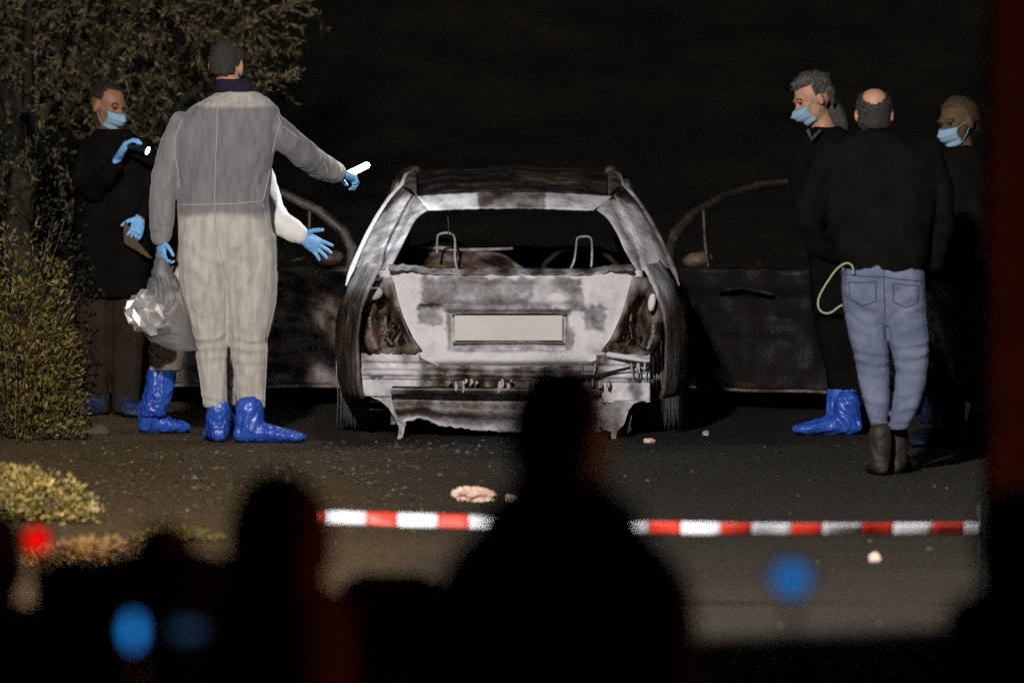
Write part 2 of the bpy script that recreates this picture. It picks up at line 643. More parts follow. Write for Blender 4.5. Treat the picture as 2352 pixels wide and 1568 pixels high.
PX_ = -2.4
fl = thing('floodlight_tower', 'steel floodlight tower left of the street with a boom over it, outside the picture', 'floodlight', (PX_, FLOOD_POS.y - .35, ground_z(PX_, FLOOD_POS.y)))
b0 = Vector(fl.location)
mb = MB()
mb.tube([b0, b0 + Vector((0, 0, FLOOD_POS.z + .5 - b0.z))], [.07, .05], 12)
mb.tube([(PX_, b0.y, FLOOD_POS.z + .4), (FLOOD_POS.x, b0.y, FLOOD_POS.z + .4)], [.045, .035], 10)
make('pole', mb, M['pole'], fl)
fd = (FLOOD_AIM - FLOOD_POS).normalized()
Rf = fd.to_track_quat('Y', 'Z').to_matrix()
mb = MB()
mb.box(FLOOD_POS - fd * .22, (.7, .25, .5), Rf)
make('lamp_housing', mb, M['black_plastic'], fl, False, bevel=.02)
spot('lamp_beam', FLOOD_POS, FLOOD_AIM, FLOOD_POWER, FLOOD_COLOR, 67, .3, .25, fl)

# ------------------------------------------------------------------ burnt car
CAR_Y = 40.0
car = thing('burnt_car', 'burnt-out car seen from behind with ash-white boot lid and both front doors open', 'car', (0, CAR_Y, 0))


def C(X, Y, y):
    """a point of the car's rear, measured on an enlarged crop, at depth y inside the car; car-local"""
    p = V((780 + X / 2.0627) / 1.08844, (380 + Y / 2.0627) / 1.08844, CAR_Y + y)
    return Vector((p.x, y, p.z))


def clerp(tab, t):
    if t <= tab[0][0]:
        return tab[0][1]
    for (a, va), (b, vb) in zip(tab, tab[1:]):
        if t <= b:
            k = (t - a) / (b - a)
            k = k * k * (3 - 2 * k) * .5 + k * .5
            return va + (vb - va) * k
    return tab[-1][1]


ZX = [(.08, .79), (.16, .845), (.30, .885), (.52, .893), (.64, .875), (.74, .84), (.82, .795), (.88, .755)]
YT = [(-.02, .86), (.06, .90), (.16, .945), (.35, .985), (.7, 1.0), (1.1, .99), (2.9, .985), (3.5, .985), (3.85, .93), (4.1, .74)]


def side_pt(s, y, z):
    x = clerp(ZX, z) * clerp(YT, y)
    x += .006 * nz((s * 3, y, z), 6)
    for yc in (.82, 3.35):                       # wheel arch lip
        r = math.hypot(y - yc, z - .28)
        if r < .46:
            x += .012 * max(0, 1 - abs(r - .37) / .05)
    return Vector((s * x, y, z))


def side_keep(y, z):
    for yc in (.82, 3.35):
        if math.hypot(y - yc, z - .28) < .355:
            return False
    if y < .5 and z < .215:
        return False
    if 1.95 < y < 2.97 and z > .16:
        return False
    return True


for s in (-1, 1):
    mb = MB()
    ys = [float(t) for t in np.concatenate([np.linspace(.0, 1.3, 44), np.linspace(1.36, 4.1, 50)])]
    zs = [float(t) for t in np.linspace(.10, .88, 30)]
    mb.grid(lambda y, z: side_pt(s, y, z), ys, zs, side_keep)
    make('side_panel', mb, M['burnt_side'], car, local=True, solid=.012,
         ash=lambda p: .08 + .10 * (1 - sstep(.6, 1.0, p.y)) + .28 * nz(p, 6) + (.40 * sstep(.66, .80, p.z) * (1 - sstep(.35, .75, p.y))) + .06 * (1 if p.y < .2 else 0))

# roof
roofrow = [(.93, 1.196), (1.05, 1.228), (1.3, 1.268), (1.6, 1.302), (2.0, 1.325), (2.4, 1.320), (2.75, 1.285)]
mb = MB()
def roof_pt(u, v):
    y = v
    hw = .505 if y > 1.3 else .49 + .015 * (y - .93) / .37
    x = u * hw
    z = clerp(roofrow, y) - .028 * u * u - .012 * abs(math.sin(u * 4.4)) * math.sin(min(1, max(0, (y - 1.0) / .3)) * math.pi / 2) + .008 * nz((x, y, 0), 5)
    return Vector((x, y, z))
mb.grid(roof_pt, [float(t) for t in np.linspace(-1, 1, 50)], [float(t) for t in np.linspace(.93, 2.75, 36)])
make('roof', mb, M['burnt'], car, local=True, solid=.008, ash=lambda p: .10 + .26 * nz((p.x * .6, p.y * 3, 0), 3) + .08 * (p.y < 1.05))

# rear header over the window opening
mb = MB()
def head_pt(u, v):
    a = C(541 + u * 1008, 228 - 22 * math.sin(math.pi * u), .95)
    b = C(600 + u * 850, 302 - 10 * math.sin(math.pi * u), .80)
    p = a.lerp(b, v)
    p.y -= .018 * math.sin(v * math.pi) - .006 * nz((u * 4, v, 0), 4)
    p.z += .004 * nz((u * 9, v * 2, 4), 3)
    return p
mb.grid(head_pt, [i / 60 for i in range(61)], [i / 8 for i in range(9)])
make('window_header', mb, M['burnt'], car, local=True, solid=.01,
     ash=lambda p: (.76 if abs(p.x) > .17 else .40) + .42 * nz((p.x, 0, p.z * 2), 7))

# C pillars: strips between measured edges, each strip a fold of the pillar
PIL_IN = [(600, 300, .80), (540, 345, .73), (490, 430, .64), (452, 510, .55), (418, 575, .47), (392, 615, .42)]
PIL_J1 = [(541, 232, .95), (505, 310, .86), (468, 390, .77), (425, 470, .66), (392, 545, .56), (376, 610, .46)]
PIL_J2 = [(512, 222, 1.02), (468, 300, .92), (428, 380, .82), (390, 460, .72), (368, 540, .6), (356, 612, .5)]
PIL_J3 = [(498, 205, 1.10), (440, 290, .98), (395, 375, .88), (352, 460, .78), (325, 540, .66), (322, 615, .54)]
PIL_OUT = [(470, 175, 1.35), (405, 245, 1.25), (345, 335, 1.12), (292, 430, 1.0), (248, 525, .88), (214, 600, .74)]
for s in (-1, 1):
    def q(p, dyy=0):
        v = C(*p)
        v.y += dyy
        v.x *= -s
        if s > 0:
            v.x += .006
        return v
    mb = MB()
    curves = [[q(p) for p in PIL_IN], [q(p, -.02) for p in PIL_J1], [q(p, .035) for p in PIL_J1], [q(p, .03) for p in PIL_J2], [q(p, -.025) for p in PIL_J2], [q(p, -.03) for p in PIL_J3], [q(p) for p in PIL_OUT], [q(p, .5) * 1.0 for p in PIL_OUT]]
    def spl(cv, t):
        f = t * (len(cv) - 1)
        i = min(int(f), len(cv) - 2)
        p0, p1, p2, p3 = cv[max(i - 1, 0)], cv[i], cv[i + 1], cv[min(i + 2, len(cv) - 1)]
        k = f - i
        return .5 * ((2 * p1) + (-p0 + p2) * k + (2 * p0 - 5 * p1 + 4 * p2 - p3) * k * k + (-p0 + 3 * p1 - 3 * p2 + p3) * k ** 3)
    sub = [0, .5, 1, 2, 2.5, 3, 4, 4.5, 5, 5.25, 5.5, 5.75, 6, 6.5, 7]
    def pil(t, w):
        i = min(int(w), len(curves) - 2)
        p = spl(curves[i], t).lerp(spl(curves[i + 1], t), w - i)
        if 5 < w < 6:
            p = p + Vector((s * .012, -.03, .01)) * math.sin((w - 5) * math.pi)
        return p + Vector((.004 * nz(p, 9), 0, 0))
    mb.grid(pil, [i / 24 for i in range(25)], [float(x) for x in sub])
    make('rear_pillar', mb, M['burnt'], car, local=True, solid=.006,
         ash=lambda p: ((.70 if p.x > 0 else .50) if p.y < 1.0 else .30) + .26 * nz((p.x * 2, p.y, p.z), 5) - (.15 if p.y > 1.05 else 0))
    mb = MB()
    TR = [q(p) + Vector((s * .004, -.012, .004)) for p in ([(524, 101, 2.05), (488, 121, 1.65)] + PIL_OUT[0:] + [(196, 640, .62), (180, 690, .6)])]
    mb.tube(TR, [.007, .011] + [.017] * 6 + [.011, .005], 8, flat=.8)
    make('side_trim', mb, M['burnt'], car, local=True, ash=.95 if s < 0 else .5)  # added tube, the left one painted pale as the torch-lit pillar edge
    # roof rail rising from the pillar to the roof edge
    mb = MB()
    RT = [(541, 226, .96), (541, 178, 1.15), (541, 135, 1.5), (541, 104, 2.0)]
    RO = [(470, 178, 1.32), (468, 160, 1.4), (488, 122, 1.65), (524, 101, 2.05)]
    cvs = [[q(p) for p in RT], [q(p).lerp(q(r), .5) + Vector((0, -.01, .012)) for p, r in zip(RT, RO)], [q(p) for p in RO], [q(p) + Vector((s * .02, .25, -.05)) for p in RO]]
    def rail(t, w):
        i = min(int(w), 2)
        return spl(cvs[i], t).lerp(spl(cvs[i + 1], t), w - i)
    mb.grid(rail, [i / 14 for i in range(15)], [i / 3 for i in range(10)])
    make('roof_rail', mb, M['burnt'], car, local=True, solid=.008, ash=lambda p: .30 + .2 * nz(p, 7))
    # rail on to the windscreen pillar, and the pillar between the doors
    mb = MB()
    mb.tube([q((530, 101, 2.0)), Vector((s * .57, 2.45, 1.27)), Vector((s * .66, 2.85, 1.06)), Vector((s * .74, 3.2, .88))], [.035, .034, .032, .032], 10)
    make('windscreen_pillar', mb, M['burnt_side'], car, local=True, ash=.18)
    mb = MB()
    mb.tube([Vector((s * .60, 1.9, 1.24)), Vector((s * .72, 1.93, .88)), Vector((s * .8, 1.95, .3)), Vector((s * .8, 1.95, .14))], [.03, .04, .05, .05], 10)
    make('door_pillar', mb, M['burnt_side'], car, local=True, ash=.12)

# boot lid
LID_L = [(612, 350), (640, 346), (662, 362), (690, 392), (760, 416), (850, 444), (940, 470), (1000, 500), (1050, 540), (1085, 602), (1108, 668)]
LID_R = [(2062 - b) for a, b in LID_L]


def lid_edges(Y):
    l = clerp([(a, b) for a, b in LID_L], Y)
    return l, 2062 - l - 8


def inpoly(x, y, poly):
    r = False
    j = len(poly) - 1
    for i in range(len(poly)):
        xi, yi = poly[i]
        xj, yj = poly[j]
        if (yi > y) != (yj > y) and x < (xj - xi) * (y - yi) / (yj - yi) + xi:
            r = not r
        j = i
    return r


RECESS = [(690, 815), (1340, 815), (1322, 950), (1298, 1034), (724, 1034), (706, 950)]


def lid_depth(X, Y):
    u = (X - 1031) / 640.0
    y = .05 + .16 * abs(u) ** 2.6 + .10 * (1 - sstep(612, 900, Y)) - .035 * sstep(880, 1060, Y)
    y += .06 * sstep(1070, 1108, Y)                 # lip rolls under
    y += -.018 * math.exp(-((Y - 800) / 16.0) ** 2) * sstep(560, 680, X) * (1 - sstep(1360, 1450, X))   # moulding over the plate
    e = .045 * sstep(690, 716, X) * (1 - sstep(1306, 1334, X)) * sstep(808, 832, Y) * (1 - sstep(1020, 1040, Y))
    y += e
    y += .02 * sstep(655, 700, Y) * (1 - sstep(760, 800, Y)) * sstep(540, 600, X) * (1 - sstep(1360, 1440, X))
    le_, re_ = lid_edges(Y)
    ed = min(X - le_, re_ - X)
    y -= .014 * math.exp(-((ed - 22) / 14.0) ** 2)
    y += .03 * sstep(10, 0, ed)
    y += .007 * noise.noise(Vector((X / 130, Y / 90, 3))) + .003 * noise.noise(Vector((X / 40, Y / 40, 7)))
    return y


def blob(X, Y, cx, cy, rx, ry):
    return math.exp(-(((X - cx) / rx) ** 2 + ((Y - cy) / ry) ** 2))


def lid_ash_glow(X, Y):
    jit = 30 * noise.noise(Vector((X / 60, Y / 60, 1))) + 14 * noise.noise(Vector((X / 22, Y / 22, 5)))
    x, yy = X + jit, Y + jit * .8
    a = .96
    dark = sstep(545, 575, x) * (1 - sstep(1385, 1400, x)) * sstep(635, 655, yy) * (1 - sstep(800, 830, yy))
    a -= .44 * dark
    a -= .42 * sstep(535, 560, x) * (1 - sstep(640, 690, x)) * sstep(780, 800, yy) * (1 - sstep(880, 900, yy))
    a -= .44 * sstep(1385, 1400, x) * (1 - sstep(1500, 1520, x)) * sstep(780, 805, yy) * (1 - sstep(905, 940, yy))
    a -= .36 * sstep(690, 700, x) * (1 - sstep(1330, 1345, x)) * sstep(800, 820, yy) * (1 - sstep(1010, 1040, yy))
    a += .55 * min(1, blob(x, yy, 1262, 770, 42, 36) * 1.4 + .55 * blob(x, yy, 1150, 755, 55, 40) * 1.2) * dark
    a -= .30 * blob(x, yy, 1445, 740, 10, 200) * .3
    a += .22 * blob(X, Y, 1180, 1090, 280, 22) + .12 * sstep(1040, 1090, Y)  # torch hot spot on the lower lip painted in as paler ash
    a += .16 * blob(x, yy, 470, 840, 60, 160)
    a -= .30 * blob(X, Y, 1470, 1030, 60, 26)
    return a


mb = MB()
NU, NV = 130, 72
lid_vals = []
for j in range(NV + 1):
    Y = 612 + (1110 - 612) * j / NV
    l, r = lid_edges(Y)
    top = 0
    for i in range(NU + 1):
        X = l + (r - l) * i / NU
        Yt = Y
        if j < 8:                                  # torn, wavy upper edge
            k = 1 - j / 8
            Yt += k * (26 * sstep(480, 620, X) * (1 - sstep(1440, 1560, X)) + 7 * noise.noise(Vector((X / 45, 2, 0))))
        mb.v.append(tuple(C(X, Yt, lid_depth(X, Yt))))
        lid_vals.append(lid_ash_glow(X, Yt))
for j in range(NV):
    for i in range(NU):
        a = j * (NU + 1) + i
        mb.f.append((a, a + 1, a + NU + 2, a + NU + 1))
# crumpled deck edge behind the upper edge
lid_lookup = {}
for v, a in zip(mb.v, lid_vals):
    lid_lookup[tuple(round(c, 4) for c in v)] = a
make('boot_lid', mb, M['burnt'], car, local=True, solid=.012, ash=lambda p: lid_lookup.get(tuple(round(c, 4) for c in p), .6))
mb = MB()
def deck(u, v):
    X = 395 + u * 1265
    Y = 604 + 22 * sstep(480, 640, X) * (1 - sstep(1440, 1560, X)) + 10 * noise.noise(Vector((X / 38, 0, v * 2))) * (1 - abs(v - .5))
    p = C(X, Y + 6, .20)
    p.y += v * .26
    p.z += .03 * v - .012 * v * v + .008 * noise.noise(Vector((X / 25, v * 3, 5)))
    return p
mb.grid(deck, [i / 90 for i in range(91)], [i / 6 for i in range(7)])
make('parcel_deck', mb, M['burnt'], car, local=True, solid=.006, ash=lambda p: .42 + .5 * nz((p.x * 2, 0, 0), 6))

# licence plate
mb = MB()
c0, c1 = C(735, 842, .062), C(1292, 972, .062)
mb.box(((c0.x + c1.x) / 2, .058, (c0.z + c1.z) / 2), (c1.x - c0.x, .006, c0.z - c1.z))
make('licence_plate', mb, M['plate'], car, False, local=True, bevel=.004)
mb = MB()
for zz, xa, xb in ((c0.z + .014, c0.x - .02, c1.x + .02), (c1.z - .012, c0.x - .01, c1.x + .01)):
    mb.box(((xa + xb) / 2, .062, zz), (xb - xa, .016, .012))
make('plate_frame', mb, M['burnt'], car, False, local=True, bevel=.003, ash=.3)

# rear corner with the empty tail lamp socket
OUTER = [(1652, 640), (1628, 740), (1592, 850), (1540, 960), (1492, 1025), (1560, 1052), (1680, 1060), (1760, 1050), (1806, 960), (1818, 820), (1806, 720), (1770, 650)]
INNER = [(1690, 722), (1650, 770), (1622, 850), (1588, 940), (1560, 985), (1600, 1012), (1670, 1022), (1716, 1010), (1738, 940), (1742, 850), (1738, 765), (1722, 722)]
for s in (-1, 1):
    def qq(X, Y, y):
        v = C(X, Y, y)
        if s < 0:
            v.x = -v.x + .0
        return v
    def od(X):
        return .07 + .20 * sstep(1480, 1830, X) ** 1.3
    rings = []
    outer = [qq(X, Y, od(X)) for X, Y in OUTER]
    inner = [qq(X, Y, od(X) + .01) for X, Y in INNER]
    def dense(loop, n=4):
        out = []
        for i in range(len(loop)):
            a, b = loop[i], loop[(i + 1) % len(loop)]
            out += [a.lerp(b, k / n) for k in range(n)]
        return out
    do, di = dense(outer), dense(inner)
    mid = [a.lerp(b, .5) + Vector((0, -.012, 0)) + Vector((.006 * nz(a, 20), .006 * nz(a, 17), .006 * nz(a, 23))) for a, b in zip(do, di)]
    cen = sum(di, Vector()) / len(di)
    wall = [p + Vector((0, .10, 0)) + (cen - p) * .12 + Vector((.01 * nz(p, 25), .012 * nz(p, 15), .01 * nz(p, 19))) for p in di]
    floor = [p + Vector((0, .17, 0)) + (cen - p) * .5 + Vector((0, .05 * nz(p, 18), .02 * nz(p, 9))) for p in di]
    mb = MB()
    mb.rings([do, mid, di, wall, floor, [cen + Vector((0, .2, 0)) + (p - cen) * .1 for p in di]], True, False)
    make('tail_lamp_socket', mb, M['burnt_rust'], car, local=True, solid=.006,
         ash=lambda p: (.44 if p.y < od(1700) - .0 and p.z > .66 else .20) + .45 * nz(p, 14))
    # melted remains inside the socket
    for k in range(5):
        a = qq(1600 + 20 * k + random.uniform(-14, 14), random.uniform(780, 1000), .22)
        m2 = MB()
        pts = [a + Vector((random.uniform(-.02, .02), random.uniform(-.04, .02), -.03 * i)) for i in range(4)]
        m2.tube(pts, [random.uniform(.006, .013) for _ in pts], 6)
        make('melted_lamp_fragment', m2, M['burnt_rust'], car, local=True, ash=random.uniform(.0, .4))
# pale bracket in each socket
for s, X, Y in ((1, 1752, 775), (-1, 262, 735)):
    mb = MB()
    p = C(X, Y, .16)
    mb.ellipsoid(p, ((.020, 0, 0), (0, .02, 0), (s * .006, 0, .048)), 12, 8)
    make('lamp_bracket', mb, M['burnt'], car, local=True, ash=.98)
mb = MB()
mb.ellipsoid(C(318, 730, .17), ((.048, 0, .006), (0, .02, 0), (0, 0, .034)), 12, 8)
make('lamp_bracket', mb, M['burnt_rust'], car, local=True, ash=.85)

# rear crossmember left bare by the burnt bumper
def cross_depth(X, Y):
    u = (X - 1000) / 750
    y = .02 + .10 * abs(u) ** 3
    y += .05 * sstep(1128, 1140, Y) * (1 - sstep(1150, 1162, Y)) * -.5
    y += .022 * sstep(1080, 1095, Y) * (1 - sstep(1118, 1134, Y))
    y += .02 * sstep(1168, 1180, Y)
    if 520 < X < 1430:
        y += .030 * sstep(520, 600, X) * (1 - sstep(1350, 1430, X))
        y += .012 * math.sin(X / 23.0) * (1 if Y > 1150 else .3)
    for hx in (318, 352, 1640, 1690):
        if math.hypot(X - hx, Y - 1172) < 13:
            y += .05
    return y + .005 * noise.noise(Vector((X / 30, Y / 30, 9)))


def cross_keep(X, Y):
    j = 10 * noise.noise(Vector((X / 35, Y / 35, 2)))
    if Y > 1214 + j * .5:
        if X < 410:
            return Y < 1268
        if X > 1490:
            return Y < 1282 + j
        return False
    if 560 < X < 1470 and Y < 1078:
        return False
    return Y > 1050 + j - (0 if X < 560 else 12)


mb = MB()
mb.grid(lambda X, Y: C(X, Y + .02 * (X - 1000) * .6, cross_depth(X, Y)), [float(t) for t in np.linspace(246, 1742, 170)], [float(t) for t in np.linspace(1036, 1286, 50)], cross_keep)
def cross_ash(p):
    a = .33 + .48 * sstep(.40, .52, abs(p.x)) + .45 * nz((p.x * 3, 0, p.z * 1.2), 5) + .12 * nz(p, 22)
    if p.z < .30 and abs(p.x) < .42:
        a += .22 * nz((p.x, 0, 0), 26) - .06
    return a
make('rear_crossmember', mb, M['burnt'], car, local=True, solid=.008, ash=cross_ash)
for X, Y in ((1425, 1120), (1662, 1118), (1700, 1116)):
    mb = MB()
    p = C(X, Y, .0)
    w = .035 if X < 1500 else .015
    mb.tube([p + Vector((-w, .03, .026)), p + Vector((-w, -.02, .02)), p + Vector((-w * .8, -.03, -.02)), p + Vector((w * .8, -.03, -.022)), p + Vector((w, -.02, .02)), p + Vector((w, .03, .026))], .0045, 8)
    make('latch_hook', mb, M['burnt'], car, local=True, ash=.6)
mb = MB()
mb.tube([C(1295, 1168, -.01), C(1480, 1150, -.015), C(1740, 1088, .03)], .008, 8)
make('bent_rod', mb, M['char'], car, local=True)
mb = MB()
mb.tube([C(1530, 1044, .03), C(1620, 1058, .01), C(1735, 1078, .04)], [.016, .014, .010], 8)
make('bumper_bracket', mb, M['burnt'], car, local=True, ash=.8)
# small melted drips hanging from the crossmember
for k in range(26):
    X = random.uniform(690, 1300) if k < 20 else random.uniform(1420, 1560)
    p = C(X, random.uniform(1168, 1196), .01)
    h = random.uniform(.012, .045)
    mb = MB()
    mb.tube([p, p + Vector((.003, -.01, -h * .5)), p + Vector((0, -.012, -h))], [.006, random.uniform(.005, .011), .005], 6)
    make('melted_drip', mb, M['burnt_rust'] if k % 3 else M['bare'], car, local=True, ash=random.uniform(.4, 1.0))

# bumper beam edge, lower valance with a ragged hem, torn corners
mb = MB()
mb.grid(lambda X, v: C(X, 1222 + v * 26 + .004 * (X - 1000), .0 + .03 * abs((X - 960) / 540) ** 2 + (.04 * v)), [float(t) for t in np.linspace(408, 1492, 60)], [0, .25, .5, .75, 1])
make('bumper_beam', mb, M['burnt'], car, local=True, solid=.012, ash=lambda p: .34 + .4 * nz(p, 7))
def val_bottom(X):
    return 1402 + 42 * sstep(480, 1050, X) - 34 * blob(X, 0, 565, 0, 60, 1) + 10 * noise.noise(Vector((X / 28, 0, 3))) + 8 * noise.noise(Vector((X / 90, 0, 5)))
def val(X, v):
    Y = 1246 + v * (val_bottom(X) - 1246)
    dpt = .12 + .05 * v + .02 * math.sin(v * 9) + .03 * sstep(.55, .7, v) + .006 * noise.noise(Vector((X / 40, v * 4, 1)))
    for hx in (556, 672):
        if math.hypot(X - hx, Y - 1297) < 13:
            dpt += .05
    return C(X, Y, dpt)
mb = MB()
mb.grid(val, [float(t) for t in np.linspace(405, 1500, 120)], [i / 22 for i in range(23)])
make('lower_valance', mb, M['burnt'], car, local=True, solid=.008, ash=lambda p: .36 + .26 * nz((p.x * 2, 0, p.z * 2), 6) + .20 * (p.z < .11))
def torn(pts, y, a):
    mb = MB()
    mb.prism([C(X, Y, y + .03 * nz((X / 50, Y / 50, 0), 1)) for X, Y in pts], (0, .014, 0))
    make('torn_flange', mb, M['burnt'], car, False, local=True, ash=a)
torn([(300, 1262), (352, 1264), (408, 1262), (424, 1330), (452, 1382), (486, 1398), (478, 1420), (468, 1470), (440, 1486), (448, 1420), (428, 1378), (398, 1322), (356, 1284)], .10, lambda p: .62 + .3 * nz(p, 20))
torn([(1478, 1268), (1560, 1280), (1716, 1276), (1660, 1296), (1632, 1330), (1610, 1402), (1572, 1440), (1566, 1484), (1548, 1486), (1540, 1440), (1500, 1430), (1470, 1394)], .08, lambda p: .58 + .5 * nz(p, 18))
torn([(1612, 1330), (1640, 1310), (1652, 1350), (1640, 1400), (1650, 1430), (1632, 1450), (1618, 1420), (1622, 1380)], .2, lambda p: .40 + .5 * nz(p, 18))
# underbody: floor and boot well so the wreck is closed from below and inside
mb = MB()
mb.box((0, 2.2, .15), (1.45, 3.7, .04))
make('floor_pan', mb, M['char'], car, False, local=True)
mb = MB()
mb.box((0, .62, .36), (1.1, .8, .03))
mb.box((0, 1.02, .55), (1.25, .03, .55))
make('boot_well', mb, M['char'], car, False, local=True)

# wheels
def wheel(x, y, r, w):
    p = bpy.data.objects.new('wheel', None)
    link(p)
    p.parent = car
    p.location = (x, y, r)
    mb = MB()
    prof = []
    nrib = 9
    for i in range(nrib * 4 + 1):
        t = i / (nrib * 4)
        rr = r - .045 * abs(2 * t - 1) ** 4 - (.009 if (i % 4) in (1, 2) else 0) - .004 * ((i * 7) % 3)
        prof.append((-w / 2 + w * t, rr))
    prof = [(-w / 2 + .01, r * .62)] + prof + [(w / 2 - .01, r * .62)]
    n = 48
    rings = [[Vector((px, pr * math.sin(2 * math.pi * k / n), pr * math.cos(2 * math.pi * k / n) * (1 if math.cos(2 * math.pi * k / n) > -.94 else .985))) for k in range(n)] for px, pr in prof]
    mb.rings(rings, True, False)
    make('tyre', mb, M['wire'], p, False, local=True)
    mb = MB()
    rr = r * .63
    rings = [[Vector((px, pr * math.sin(2 * math.pi * k / 32), pr * math.cos(2 * math.pi * k / 32))) for k in range(32)] for px, pr in ((-w * .45, rr), (-w * .4, rr * .92), (-w * .1, rr * .85), (-w * .05, .06), (w * .05, .06), (w * .1, rr * .85), (w * .4, rr * .92), (w * .45, rr))]
    mb.rings(rings, True, True)
    make('rim', mb, M['burnt_rust'], p, False, local=True, ash=.25)


for sx in (-1, 1):
    wheel(sx * .795, .84, .285, .17)
    wheel(sx * .79, 3.35, .28, .17)
# loose steel belts standing off the burnt rear tyres
for s in (-1, 1):
    for k in range(9):
        mb = MB()
        x = s * (.72 + .17 * k / 8) + random.uniform(-.004, .004)
        r0 = .287 + random.uniform(.002, .014)
        mb.tube([Vector((x + .004 * math.sin(a * 5 + k), .84 - r0 * math.sin(a), .29 - r0 * math.cos(a))) for a in np.linspace(.25, 2.4, 16)], .0028, 5)
        make('tyre_wire', mb, M['bare'], car, local=True)

# bonnet and nose
mb = MB()
def bon(u, v):
    y = 3.15 + v * .95
    return Vector((u * (.74 - .10 * v * v), y, .86 - .10 * v - .22 * sstep(.8, 1, v) - .05 * u * u + .006 * nz((u, v, 0), 6)))
mb.grid(bon, [float(t) for t in np.linspace(-1, 1, 24)], [float(t) for t in np.linspace(0, 1, 16)])
make('bonnet', mb, M['burnt_side'], car, local=True, solid=.01, ash=.15)
mb = MB()
mb.grid(lambda u, v: Vector((u * .68, 4.08 - .03 * u * u, .12 + v * .42)), [float(t) for t in np.linspace(-1, 1, 12)], [0, .25, .5, .75, 1])
make('front_panel', mb, M['char'], car, local=True, solid=.02)

# interior: headrest hoops, bare seat frames, crumpled dash
def hoop(pts, y, r=.0065):
    mb = MB()
    P = [C(X, Y, y) for X, Y in pts]
    out = []
    for i in range(len(P) - 1):
        for k in range(4):
            p0, p1, p2, p3 = P[max(i - 1, 0)], P[i], P[i + 1], P[min(i + 2, len(P) - 1)]
            t = k / 4
            out.append(.5 * ((2 * p1) + (-p0 + p2) * t + (2 * p0 - 5 * p1 + 4 * p2 - p3) * t * t + (-p0 + 3 * p1 - 3 * p2 + p3) * t ** 3))
    out.append(P[-1])
    mb.tube(out, r, 8)
    make('headrest_hoop', mb, M['burnt'], car, local=True, ash=.62)
hoop([(645, 520), (645, 460), (652, 428), (692, 417), (728, 428), (738, 470), (738, 560), (762, 640)], 1.16)
hoop([(1330, 608), (1352, 560), (1362, 490), (1368, 446), (1400, 436), (1438, 446), (1444, 520), (1440, 590)], 1.16, .006)
mb = MB()
mb.tube([C(697, 300, .9), C(703, 360, .95), C(704, 420, 1.0)], .0025, 6)
make('hanging_wire', mb, M['bare'], car, local=True)
def crump(u, v):
    p = C(470 + u * 640, 486 + v * 150 + 18 * noise.noise(Vector((u * 6, 0, 1))) + 120 * u ** 5, 1.55)
    p.y += -.25 * v + .03 * noise.noise(Vector((u * 7, v * 5, 2)))
    return p
mb = MB()
mb.grid(crump, [i / 40 for i in range(41)], [i / 12 for i in range(13)])
make('seat_back_sheet', mb, M['burnt_rust'], car, local=True, solid=.006, ash=lambda p: .26 + .42 * nz((p.x * 2, p.y * 4, p.z * 4), 4))  # sheet added in place of the torch-lit dash
mb = MB()
mb.tube([C(470, 498, 1.5), C(560, 484, 1.5), C(640, 492, 1.48), C(760, 506, 1.5), C(1030, 498, 1.55)], [.008, .011, .012, .01, .008], 8)
make('seat_top_rail', mb, M['burnt'], car, local=True, ash=.55)
mb = MB()
for xs in (-.38, .36):
    mb.tube([(xs - .2, 1.9, .25), (xs - .19, 1.75, .82), (xs - .1, 1.72, .9), (xs + .1, 1.72, .9), (xs + .19, 1.75, .82), (xs + .2, 1.9, .25)], .016, 8)
make('front_seat_frame', mb, M['char'], car, local=True)
mb = MB()
mb.grid(lambda u, v: Vector((-.68 + 1.36 * u, 2.85 + .3 * v, .72 + .1 * math.sin(v * 2.6) + .02 * nz((u * 5, v * 3, 0), 1))), [i / 20 for i in range(21)], [i / 6 for i in range(7)])
make('dashboard', mb, M['char'], car, local=True, solid=.02)
mb = MB()
sc_ = Vector((-.37, 2.72, .74))
mb.tube([sc_ + Vector((.18 * math.cos(a), .05 * math.sin(a), .17 * math.sin(a))) for a in np.linspace(0, 2 * math.pi, 30)], .011, 8, round_ends=False)
make('steering_wheel', mb, M['burnt_rust'], car, local=True, ash=.3)
mb = MB()
p = C(1916, 1025, .9)
mb.box((p.x - .004, .9, p.z), (.014, .05, .05))
make('side_reflector', mb, M['orange'], car, False, local=True, bevel=.004)


